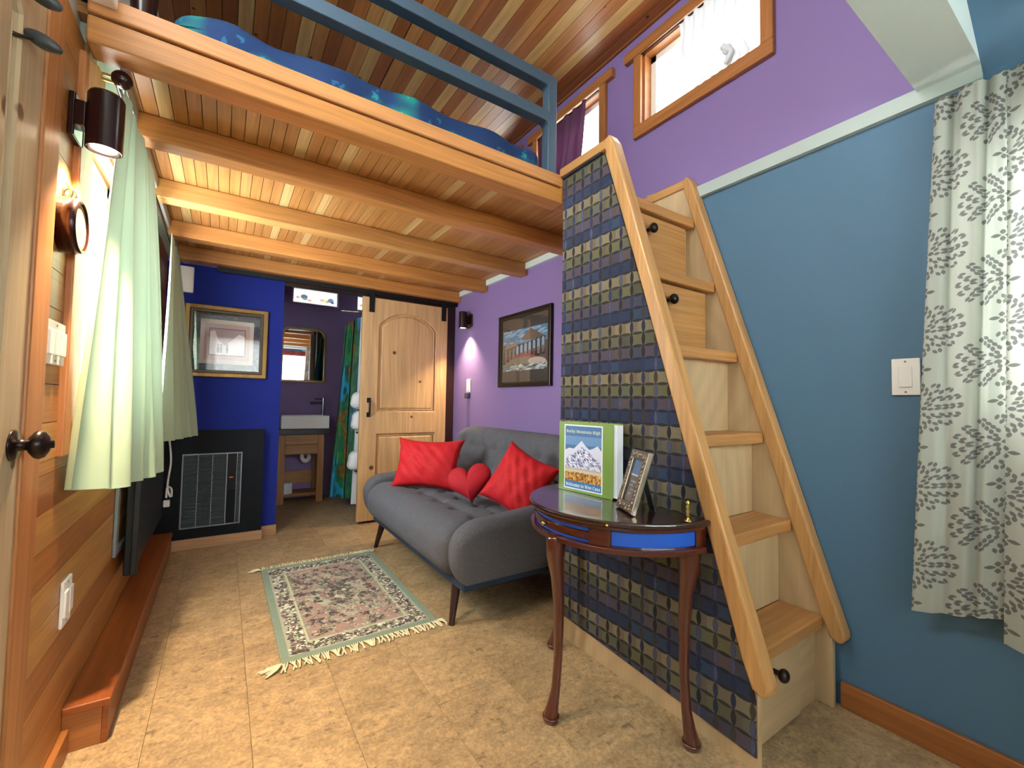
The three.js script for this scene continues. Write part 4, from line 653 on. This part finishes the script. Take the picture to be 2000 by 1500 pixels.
// ------------------------------------------------------------------ sofa and cushions
{
  const s = thing('sofa', 'charcoal tufted loveseat with rounded arms and tapered legs', 'sofa', [1.25, 0, -2.45]);
  const gauss = (a, w) => Math.exp(-(a * a) / (w * w));
  const L = 1.3, cz = -2.45;
  { // seat: top buttons and a rolled front
    const g = soft(0.74, 0.26, L, 0.1, 40, 14, 90, (v, n) => {
      if (v.y > 0) { let d = 0; for (const bxp of [-0.16, -0.02, 0.12, 0.26]) for (let k = 0; k < 6; k++) { const bz = -L / 2 + L * ((k + 0.5) / 6); d += 0.032 * gauss(Math.hypot(v.x - bxp, v.z - bz), 0.035); } for (let k = 0; k < 6; k++) { const bz = -L / 2 + L * ((k + 0.5) / 6); d += 0.01 * gauss(v.z - bz, 0.016) * (v.x > -0.2 ? 1 : 0.3); } for (const bxp of [-0.16, -0.02, 0.12, 0.26]) d += 0.01 * gauss(v.x - bxp, 0.016); v.y -= d; }
      v.y += -0.02 * (v.x + 0.37) / 0.74; if (v.x < -0.2) v.x -= 0.025 * (1 - (v.y / 0.13) ** 2);
    });
    g.translate(1.235, 0.325, cz); part('seat_cushion', g, M.sofa, s);
  }
  { // back
    const H = 0.5, g = soft(0.17, H, L + 0.12, 0.075, 12, 44, 110, (v, n) => {
      if (v.x < 0) { let d = 0; for (const by of [-0.02, 0.1]) for (let k = 0; k < 8; k++) d += 0.02 * gauss(Math.hypot(v.y - by, v.z - ((k + 0.5) / 8 - 0.5) * L), 0.032); for (let k = 0; k < 8; k++) d += 0.008 * gauss(v.z - ((k + 0.5) / 8 - 0.5) * L, 0.014) * THREE.MathUtils.smoothstep(v.y, -0.05, 0.05); for (const by of [-0.02, 0.1]) d += 0.005 * gauss(v.y - by, 0.016); v.x += d; }
      const e = Math.max(0, Math.abs(v.z) - L * 0.36) / (L * 0.16); if (v.y > 0) v.y -= 0.05 * e * e;
    });
    g.rotateZ(-0.2); g.translate(1.6, 0.585, cz); part('backrest', g, M.sofa, s);
  }
  for (const k of [-1, 1]) { // arms: rounded pods, flaring outwards
    const sh = new THREE.Shape(); sh.moveTo(0.93, 0.2); sh.quadraticCurveTo(0.845, 0.25, 0.852, 0.38); sh.quadraticCurveTo(0.868, 0.478, 0.99, 0.49); sh.quadraticCurveTo(1.3, 0.51, 1.66, 0.55); sh.lineTo(1.68, 0.2); sh.closePath();
    const g = exZ(sh, -0.055, 0.055, 0.045, 6, 20); g.translate(0, -0.2, 0); g.rotateX(k * 0.12); g.translate(0, 0.2, cz + k * (L / 2 + 0.035)); part('arm', toCreasedNormals(g, 0.9), M.sofa, s);
  }
  part('base', rb(0.92, 1.68, 0.165, 0.215, cz - L / 2 - 0.05, cz + L / 2 + 0.05, 0.01), M.under, s, { label: 'dark blue underside' });
  for (const [x, z, tx, tz] of [[0.95, -1.87, 0.905, -1.828], [0.95, -3.0, 0.915, -3.05], [1.62, -1.87, 1.66, -1.83], [1.62, -3.0, 1.66, -3.05]]) part('leg', rod([tx, 0, tz], [x, 0.19, z], 0.013, 0.024, 20), M.dark, s);
}
function pillow(w, h, t, pinch) {
  const n = 36, pos = [], idx = [], uv = [];
  for (const sd of [1, -1]) { const o = pos.length / 3; for (let j = 0; j <= n; j++) for (let i = 0; i <= n; i++) { const u = (i / n) * 2 - 1, v = (j / n) * 2 - 1; const ku = 1 - pinch * (1 - v * v) * Math.abs(u), kv = 1; const x = (u * (1 - pinch * (1 - v * v))) * w / 2, y = (v * (1 - pinch * (1 - u * u))) * h / 2; const f = Math.pow(Math.max(0, (1 - u * u) * (1 - v * v)), 0.42); const wr = 0.006 * Math.sin(u * 9 + v * 4) * Math.sin(v * 7 - u * 3) * f + 0.004 * Math.sin(u * 17 + v * 13) * f; pos.push(x, y, sd * (f * t / 2 + wr)); uv.push(x, y); } for (let j = 0; j < n; j++) for (let i = 0; i < n; i++) { const a = o + j * (n + 1) + i, b = a + 1, c = a + n + 1, d = c + 1; sd > 0 ? idx.push(a, b, d, a, d, c) : idx.push(a, d, b, a, c, d); } }
  let g = new THREE.BufferGeometry(); g.setAttribute('position', new THREE.Float32BufferAttribute(pos, 3)); g.setIndex(idx); g = mergeVertices(g, 1e-5); g.computeVertexNormals(); return g;
}
function heart(s, t) {
  const n = 64, m = 14, pos = [], idx = [];
  const P = (a) => { const x = 16 * Math.sin(a) ** 3, y = 13 * Math.cos(a) - 5 * Math.cos(2 * a) - 2 * Math.cos(3 * a) - Math.cos(4 * a); return [x / 17, ((y + 2) * (y < -2 ? 0.86 : 1)) / 17]; };
  for (const sd of [1, -1]) { const o = pos.length / 3; for (let j = 0; j <= m; j++) for (let i = 0; i < n; i++) { const [x, y] = P((i / n) * Math.PI * 2), r = Math.sin((j / m) * Math.PI / 2), q = Math.cos((j / m) * Math.PI / 2); pos.push(x * r * s / 2, y * r * s / 2, sd * t / 2 * Math.pow(q, 0.8)); } for (let j = 0; j < m; j++) for (let i = 0; i < n; i++) { const a = o + j * n + i, b = o + j * n + ((i + 1) % n), c = a + n, d = b + n; sd > 0 ? idx.push(a, c, d, a, d, b) : idx.push(a, d, c, a, b, d); } }
  let g = new THREE.BufferGeometry(); g.setAttribute('position', new THREE.Float32BufferAttribute(pos, 3)); g.setIndex(idx); g = mergeVertices(g, 1e-4); g.computeVertexNormals(); return g;
}
// local z of a cushion turns to face (nx, nz); lean tips its top backwards; roll turns it in its own plane
function cushion(g, roll, lean, nx, nz, at) { g.rotateZ(roll); g.rotateX(-lean); g.rotateY(Math.atan2(nx, nz)); g.translate(...at); return g; }
solo('throw_pillow', cushion(pillow(0.48, 0.35, 0.17, 0.15), 0, 0.35, -0.72, 0.69, [1.15, 0.6, -2.73]), M.red, 'red oblong throw pillow at the barn door end of the sofa', 'pillow', 'red pillows on the sofa');
solo('heart_pillow', cushion(heart(0.27, 0.12), 0.25, 0.42, -0.7, 0.7, [1.17, 0.552, -2.17]), M.redHeart, 'crimson plush heart-shaped pillow on the sofa', 'pillow', 'red pillows on the sofa');
solo('throw_pillow', cushion(pillow(0.34, 0.34, 0.16, 0.13), -0.42, 0.4, -0.85, 0.52, [1.31, 0.6, -1.89]), M.red, 'red square throw pillow tilted against the table-side arm of the sofa', 'pillow', 'red pillows on the sofa');

// ------------------------------------------------------------------ rug
{
  const r = thing('area_rug', 'small green-bordered oriental rug with cream fringe', 'rug', [0.54, 0, -2.42]);
  const x0 = 0.222, x1 = 0.864, z0 = -2.965, z1 = -1.89;
  part('pile', sheet((u, v) => [x0 + u * (x1 - x0), 0.0085 + 0.0012 * Math.sin(u * 9) * Math.sin(v * 13), z1 + v * (z0 - z1)], 20, 30), M.rug, r, { uv: true });
  part('backing', bx(x0, x1, 0.001, 0.0068, z0, z1), M.rugSide, r);
  const f = []; for (const [z, d] of [[z1, 1], [z0, -1]]) for (let k = 0; k < 74; k++) { const x = x0 + ((k + 0.5) / 74) * (x1 - x0), w = rr(-0.022, 0.022), l = rr(0.04, 0.062); f.push(tube([[x, 0.006, z], [x + w * 0.4, 0.009, z + d * l * 0.5], [x + w, 0.004, z + d * l]], 0.0034, 4, 4)); }
  for (const [x, d] of [[x0, -1], [x1, 1]]) for (let k = 0; k < 6; k++) f.push(tube([[x, 0.006, z1 - 0.002], [x + d * 0.018, 0.012, z1 + 0.01 + k * 0.006], [x + d * (d > 0 ? rr(0.02, 0.035) : rr(0.05, 0.08)), 0.005, z1 + k * 0.012]], 0.0036, 4, 4), tube([[x, 0.006, z0], [x + d * 0.015, 0.01, z0 - 0.005 * k], [x + d * (d > 0 ? 0.02 : rr(0.04, 0.07)), 0.004, z0 - 0.006 * k]], 0.0036, 4, 4));
  part('fringe', f, M.fringe, r, { kind: 'stuff', label: 'cream knotted fringe' });
}

// ------------------------------------------------------------------ half-moon table and what stands on it
{
  const C = [1.246, -1.12], R = 0.347, TY = 0.672, t = thing('console_table', 'glossy mahogany half-moon table with blue inset apron and cabriole legs', 'table', [1.15, 0, -1.12]);
  const half = (r) => { const s = new THREE.Shape(); s.moveTo(C[0], -C[1] - r); for (let k = 0; k <= 48; k++) { const a = -Math.PI / 2 - (k / 48) * Math.PI; s.lineTo(C[0] + r * Math.cos(a), -C[1] + r * Math.sin(a)); } s.closePath(); return s; };
  part('table_top', exY(half(R), TY - 0.018, TY, 0.006, 3), M.tableTop, t, { grain: 'z' });
  const ring = (r0, r1, a0, a1, y0, y1, n = 24) => { const s = new THREE.Shape(); for (let k = 0; k <= n; k++) { const a = a0 + (a1 - a0) * k / n; k ? s.lineTo(C[0] + r1 * Math.cos(a), -C[1] + r1 * Math.sin(a)) : s.moveTo(C[0] + r1 * Math.cos(a), -C[1] + r1 * Math.sin(a)); } for (let k = n; k >= 0; k--) { const a = a0 + (a1 - a0) * k / n; s.lineTo(C[0] + r0 * Math.cos(a), -C[1] + r0 * Math.sin(a)); } s.closePath(); return exY(s, y0, y1, 0.0015, 1, 2); };
  const P = Math.PI, aA = P / 2 + 0.02, aB = 3 * P / 2 - 0.02;   // shape angle: +90 = far end, 180 = front, 270 = near end
  part('apron', ring(R - 0.05, R - 0.03, aA, aB, TY - 0.088, TY - 0.018, 48), M.mahogany, t);
  part('lower_rim', ring(R - 0.06, R - 0.008, aA, aB, TY - 0.098, TY - 0.082, 48), M.mahogany, t);
  part('upper_rim', ring(R - 0.06, R - 0.012, aA, aB, TY - 0.03, TY - 0.019, 48), M.mahogany, t);
  for (const [a, w] of [[aA + 0.02, 0.05], [P - 0.62, 0.06], [P + 0.52, 0.1], [aB - 0.03, 0.07]]) part('apron_block', ring(R - 0.05, R - 0.02, a - w, a + w, TY - 0.082, TY - 0.03, 6), M.mahogany, t);
  part('blue_inset', ring(R - 0.05, R - 0.026, P + 0.63, aB - 0.1, TY - 0.078, TY - 0.036), M.inset, t, { label: 'bright blue inset panel' });
  part('blue_inset', ring(R - 0.05, R - 0.027, P - 0.55, P + 0.42, TY - 0.046, TY - 0.034), M.inset, t); part('blue_inset', ring(R - 0.05, R - 0.027, P - 0.55, P + 0.42, TY - 0.08, TY - 0.07), M.inset, t);
  part('blue_inset', ring(R - 0.05, R - 0.026, aA + 0.09, P - 0.68, TY - 0.078, TY - 0.036), M.inset, t);
  const d = part('drawer', ring(R - 0.05, R - 0.021, P - 0.55, P + 0.42, TY - 0.069, TY - 0.047), M.mahogany, t);
  part('knob', ball(0.008, [C[0] - (R - 0.012) * Math.cos(0.15), TY - 0.058, C[1] + (R - 0.012) * Math.sin(-0.15)]), M.brass, d, { label: 'small brass knob' });
  part('stud', ball(0.005, [C[0] - R * Math.cos(0.6), TY - 0.012, C[1] + R * Math.sin(0.6)]), M.brass, t);
  const legAt = (x, z, dx, dz) => { // cabriole: knee out, ankle in, pad foot
    const st = [[0.0, 0.022, 0.021], [0.02, 0.026, 0.024], [0.05, 0.016, 0.019], [0.1, 0.004, 0.0145], [0.2, -0.004, 0.0145], [0.35, -0.004, 0.0175], [0.45, 0.004, 0.022], [0.52, 0.014, 0.03], [0.575, 0.012, 0.033], [0.592, 0.008, 0.03]];
    const pos = [], idx = [], n = 18; st.forEach(([y, o, r]) => { for (let k = 0; k < n; k++) { const a = (k / n) * 2 * P; pos.push(x + dx * o + r * Math.cos(a), y, z + dz * o + r * Math.sin(a)); } });
    for (let j = 0; j < st.length - 1; j++) for (let k = 0; k < n; k++) { const a = j * n + k, b = j * n + ((k + 1) % n); idx.push(a, a + n, b, b, a + n, b + n); }
    const top = (st.length - 1) * n; for (let k = 1; k < n - 1; k++) idx.push(top, top + k + 1, top + k, 0, k, k + 1);
    const g = new THREE.BufferGeometry(); g.setAttribute('position', new THREE.Float32BufferAttribute(pos, 3)); g.setIndex(idx); g.computeVertexNormals(); return g;
  };
  for (const [x, z, dx, dz] of [[0.938, -1.118, -1, 0], [1.205, -0.832, -0.15, 1], [1.19, -1.415, -0.15, -1]]) { const l = part('leg', legAt(x, z, dx, dz), M.mahogany, t, { grain: 'y' }); part('foot_tip', lathe([[0, 0], [0.0225, 0], [0.027, 0.012], [0.0265, 0.02], [0, 0.02]], [x + dx * 0.024, 0.0005, z + dz * 0.024], 18), M.mahogany, l); }
  // binder standing on the table
  const b = thing('ring_binder', 'green guest binder with snowy mountain cover standing on the half-moon table', 'binder', [1.19, TY, -1.24]);
  const a = [1.15, -1.372], e = [1.182, -1.112], ang = Math.atan2(e[0] - a[0], e[1] - a[1]), wB = Math.hypot(e[0] - a[0], e[1] - a[1]), hB = 0.272;
  const turn = (g, dx = 0) => { g.rotateY(ang); g.translate(a[0] + dx, TY + 0.001, a[1]); return g; };   // local: z along the cover, y up, -x towards the room
  part('front_cover', turn(rb(0, 0.003, 0, hB, 0, wB, 0.001, 1)), M.green, b); part('back_cover', turn(rb(0.045, 0.048, 0, hB, 0.0, wB + 0.01, 0.001, 1), 0), M.green, b); part('spine', turn(rb(0, 0.048, 0, hB, -0.003, 0, 0.001, 1)), M.green, b);
  part('pages', turn(bx(0.006, 0.042, 0.006, hB - 0.004, 0.004, wB + 0.014)), M.pages, b);
  const cover = sheet((u, v) => [-0.0006, v * hB, u * wB], 1, 1); part('cover_print', turn(cover), img(T.binder, { roughness: 0.3 }), b, { uv: true });
  // silver photo frame
  const f = thing('photo_frame', 'small ornate silver photo frame leaning on the half-moon table', 'photo frame', [1.1, TY, -0.97]);
  const W = 0.13, H = 0.2, rg = (o, i, z0, z1, bv) => { const s = shapeOf([[-W / 2 + o, o], [W / 2 - o, o], [W / 2 - o, H - o], [-W / 2 + o, H - o]]); s.holes.push(new THREE.Path([[-W / 2 + i, i], [-W / 2 + i, H - i], [W / 2 - i, H - i], [W / 2 - i, i]].map(([x, y]) => new THREE.Vector2(x, y)))); return exZ(s, z0, z1, bv, 2); };
  const fa = Math.atan2(-0.13, -0.062), mv = (g) => { g.rotateX(-0.3); g.rotateY(fa); g.translate(1.101, TY + 0.002, -0.975); return g; };
  const orn = []; for (let k = 0; k < 60; k++) { const q = k / 60 * 4, sd = Math.floor(q), u = q - sd, o = 0.015; const x = sd === 0 ? -W / 2 + o + u * (W - 2 * o) : sd === 1 ? W / 2 - o : sd === 2 ? W / 2 - o - u * (W - 2 * o) : -W / 2 + o, y = sd === 0 ? o : sd === 1 ? o + u * (H - 2 * o) : sd === 2 ? H - o : H - o - u * (H - 2 * o); orn.push(ball(rr(0.005, 0.0095), [x + rr(-0.006, 0.006), y + rr(-0.006, 0.006), 0.012], 1, 1, 0.6, 8)); }
  part('frame', mv(rg(0, 0.031, -0.004, 0.013, 0.003)), M.silver, f); part('ornament', mv(mergeGeometries(orn)), M.silver, f);
  const pg = new THREE.PlaneGeometry(W - 0.06, H - 0.06); pg.translate(0, H / 2, 0.004); part('photo', mv(pg), img(T.framePhoto), f, { uv: true }); part('back_board', mv(bx(-W / 2 + 0.01, W / 2 - 0.01, 0.01, H - 0.01, -0.006, 0.0)), M.black, f); part('glass', mv(bx(-W / 2 + 0.03, W / 2 - 0.03, 0.03, H - 0.03, 0.006, 0.007)), M.glass, f);
  { const st = bx(-0.02, 0.02, 0.0, 0.15, -0.003, 0); st.rotateX(0.28); st.rotateY(fa); const o = new THREE.Vector3(0, 0, -0.088).applyAxisAngle(new THREE.Vector3(0, 1, 0), fa); st.translate(1.101 + o.x, TY + 0.002, -0.975 + o.z); part('easel_leg', st, M.black, f); }
  const k = thing('brass_finial', 'tiny turned brass stand by the stair rail on the half-moon table', 'ornament', [1.165, TY, -0.795]);
  part('stem', lathe([[0, 0], [0.011, 0], [0.011, 0.004], [0.004, 0.008], [0.003, 0.016], [0.007, 0.02], [0.003, 0.025], [0.0065, 0.032], [0.0028, 0.038], [0.006, 0.046], [0.003, 0.052], [0.0055, 0.058], [0, 0.064]], [1.165, TY + 0.001, -0.795], 16), M.brass, k);
}

// ------------------------------------------------------------------ loft: bed, railing, upper curtains
{
  const b = thing('loft_bed', 'low loft bed under blue batik bedding', 'bed', [0.55, 2.066, -2.4]);
  const g = soft(1.42, 0.165, 1.62, 0.055, 60, 12, 60, (v) => { v.y += 0.003 * Math.sin(v.x * 11 + v.z * 3) + 0.004 * Math.sin(v.z * 17 + v.x * 5) + 0.002 * Math.sin(v.x * 31); if (v.z > 0.7) v.z += 0.012 * Math.sin(v.x * 19); if (v.x < -0.55 && v.y > 0) v.y -= 0.03 * (-0.55 - v.x) / 0.16; });
  g.translate(0.53, 2.166, -2.45); part('comforter', g, M.bedding, b);
  part('mattress', rb(-0.1, 1.18, 2.068, 2.11, -3.2, -1.72, 0.02), std('#1b2f66', { roughness: 0.9 }), b);
  const v = thing('dark_vase', 'glossy dark brown turned vase at the wall end of the loft edge', 'vase', [-0.24, 2.066, -1.65]);
  part('body', lathe([[0, 0], [0.03, 0], [0.032, 0.02], [0.028, 0.06], [0.034, 0.14], [0.036, 0.2], [0.02, 0.26], [0.018, 0.3], [0.012, 0.3], [0, 0.28]], [-0.24, 2.067, -1.65], 28), M.brown, v); part('base_ring', lathe([[0.028, 0], [0.036, 0.002], [0.036, 0.01], [0.028, 0.012]], [-0.24, 2.067, -1.65], 28), M.brown, v);
  const wb = thing('junction_box', 'pale grey plastic box on the loft edge beside the door casing', 'box', [-0.31, 2.03, -1.5]); part('case', rb(-0.33, -0.27, 2.035, 2.2, -1.511, -1.47, 0.006), M.plastic, wb); part('lid', rb(-0.325, -0.275, 2.04, 2.195, -1.47, -1.466, 0.002), M.plastic, wb);
  const r = thing('loft_railing', 'slate blue square-tube railing with two bars along the loft edge', 'railing', [0.9, 2.066, -1.56]);
  const rail = (y0, y1) => rb(-0.32, 1.21, y0, y1, -1.59, -1.54, 0.004);
  part('post', rb(1.2, 1.25, 2.066, 2.54, -1.59, -1.54, 0.005), M.steel, r); part('top_bar', rail(2.488, 2.54), M.steel, r, { grain: 'x' }); part('middle_bar', rail(2.316, 2.368), M.steel, r, { grain: 'x' });
  part('corner_gusset', [[2.488, -1], [2.316, -1], [2.368, 1]].map(([y, k]) => { const s = new THREE.Shape(); s.moveTo(1.205, y); s.lineTo(1.2, y + k * 0.022); s.quadraticCurveTo(1.2, y, 1.178, y); s.closePath(); return exZ(s, -1.588, -1.542); }), M.steel, r);
  part('wall_post', rb(XL + 0.005, -0.315, 2.066, 2.54, -1.59, -1.54, 0.005), M.steel, r);
}
{ // lace curtain tied in a knot, maroon curtain, their rods
  solo('curtain_wire', rod([1.79, 2.885, -1.5], [1.79, 2.885, -0.89], 0.005), M.dark, 'dark thin rod across the lace-curtained high window', 'curtain rod');
  const tx = (u) => -1.27 + u * 0.38;
  const pinch = (v) => { const d = (v - 0.8) / 0.24; return 1 - 0.5 * Math.exp(-d * d); };
  solo('lace_curtain', sheet((u, v) => { const k = pinch(v), c = 0.68 - v * 0.02, uu = c + (u - c) * k; return [1.788 + 0.008 * Math.sin(u * 46 + v * 3) * (1 - 0.4 * v), 2.885 - v * 0.375, tx(uu) + 0.006 * Math.sin(v * 9)]; }, 110, 40), M.lace, 'white lace half curtain gathered with a knot in the high window', 'curtain', null, { uv: true });
  solo('curtain_tie', [tube([[1.775, 2.6, -1.04], [1.77, 2.575, -1.02], [1.772, 2.55, -1.0], [1.778, 2.52, -1.03]], 0.012), ball(0.02, [1.774, 2.575, -1.02], 0.7, 1, 1)], M.lace, 'white lace knot tying the high window curtain', 'curtain tie');
  solo('curtain_wire', rod([1.79, 2.88, -2.42], [1.79, 2.88, -1.82], 0.005), M.dark, 'dark thin rod across the maroon-curtained high window', 'curtain rod');
  drape('maroon_curtain', 'short maroon curtain half across the high window behind the railing', 'curtain', M.maroon, [[1.785, 2.885, -2.42], [1.785, 2.885, -2.15], [1.785, 2.885, -1.92]], [[1.785, 2.46, -2.42], [1.785, 2.46, -2.2], [1.785, 2.45, -1.98]], 5, { amp: [0.008, 0.012] });
}
{ const k = thing('base_cabinet', 'white kitchen base cabinet with wooden worktop in the front bay', 'cabinet', [1.52, 0, 0.95]); part('body', rb(1.25, XR - 0.005, 0, 0.86, 0.3, 1.48, 0.004), M.pale, k); part('worktop', rb(1.22, XR - 0.005, 0.862, 0.9, 0.28, 1.48, 0.004), M.fir, k); for (const z of [0.32, 0.72, 1.1]) { const d = part('door', rb(1.232, 1.25, 0.08, 0.84, z, z + 0.37, 0.003), M.pale, k); part('handle', rod([1.22, 0.6, z + 0.33], [1.22, 0.75, z + 0.33], 0.006), M.bronze, d); } }
// ------------------------------------------------------------------ right: patterned curtains; front window curtains
solo('curtain_rod', rod([1.782, 1.905, -0.355], [1.782, 1.905, 0.7], 0.008), M.bronze, 'curtain rod of the grey leaf-patterned curtains', 'curtain rod');
drape('patterned_curtain', 'cream curtain with grey leaf medallions next to the rocker switch', 'curtain', M.damask, [[1.745, 1.94, -0.362], [1.745, 1.945, -0.28], [1.745, 1.945, -0.2]], [[1.742, 0.42, -0.435], [1.742, 0.44, -0.34], [1.742, 0.47, -0.24]], 3, { amp: [0.012, 0.008], cloth: 0.17, nu: 70, phase: 2 });
drape('patterned_curtain', 'second cream curtain panel with grey leaf medallions, overlapping the first', 'curtain', M.damask, [[1.728, 1.945, -0.215], [1.728, 1.945, -0.05], [1.728, 1.945, 0.1], [1.728, 1.945, 0.25]], [[1.715, 0.41, -0.25], [1.715, 0.4, -0.05], [1.715, 0.4, 0.1], [1.715, 0.4, 0.25]], 6, { amp: [0.014, 0.016], cloth: 0.4, nu: 110 });
drape('white_curtain', 'white sheer curtain over the wide front window', 'curtain', M.sheer, [[-0.26, 2.04, 1.55], [1.74, 2.04, 1.55]], [[-0.26, 0.88, 1.55], [1.74, 0.88, 1.55]], 16, { amp: [0.01, 0.02], dir: [0, 1], nu: 160, nv: 10 });
drape('red_valance', 'red valance along the top of the front window', 'valance', M.valance, [[-0.28, 2.15, 1.5], [1.76, 2.15, 1.5]], [[-0.28, 2.04, 1.5], [1.76, 2.04, 1.5]], 18, { amp: [0.01, 0.014], dir: [0, 1], nu: 160, nv: 4 });

renderer.render(scene, camera);
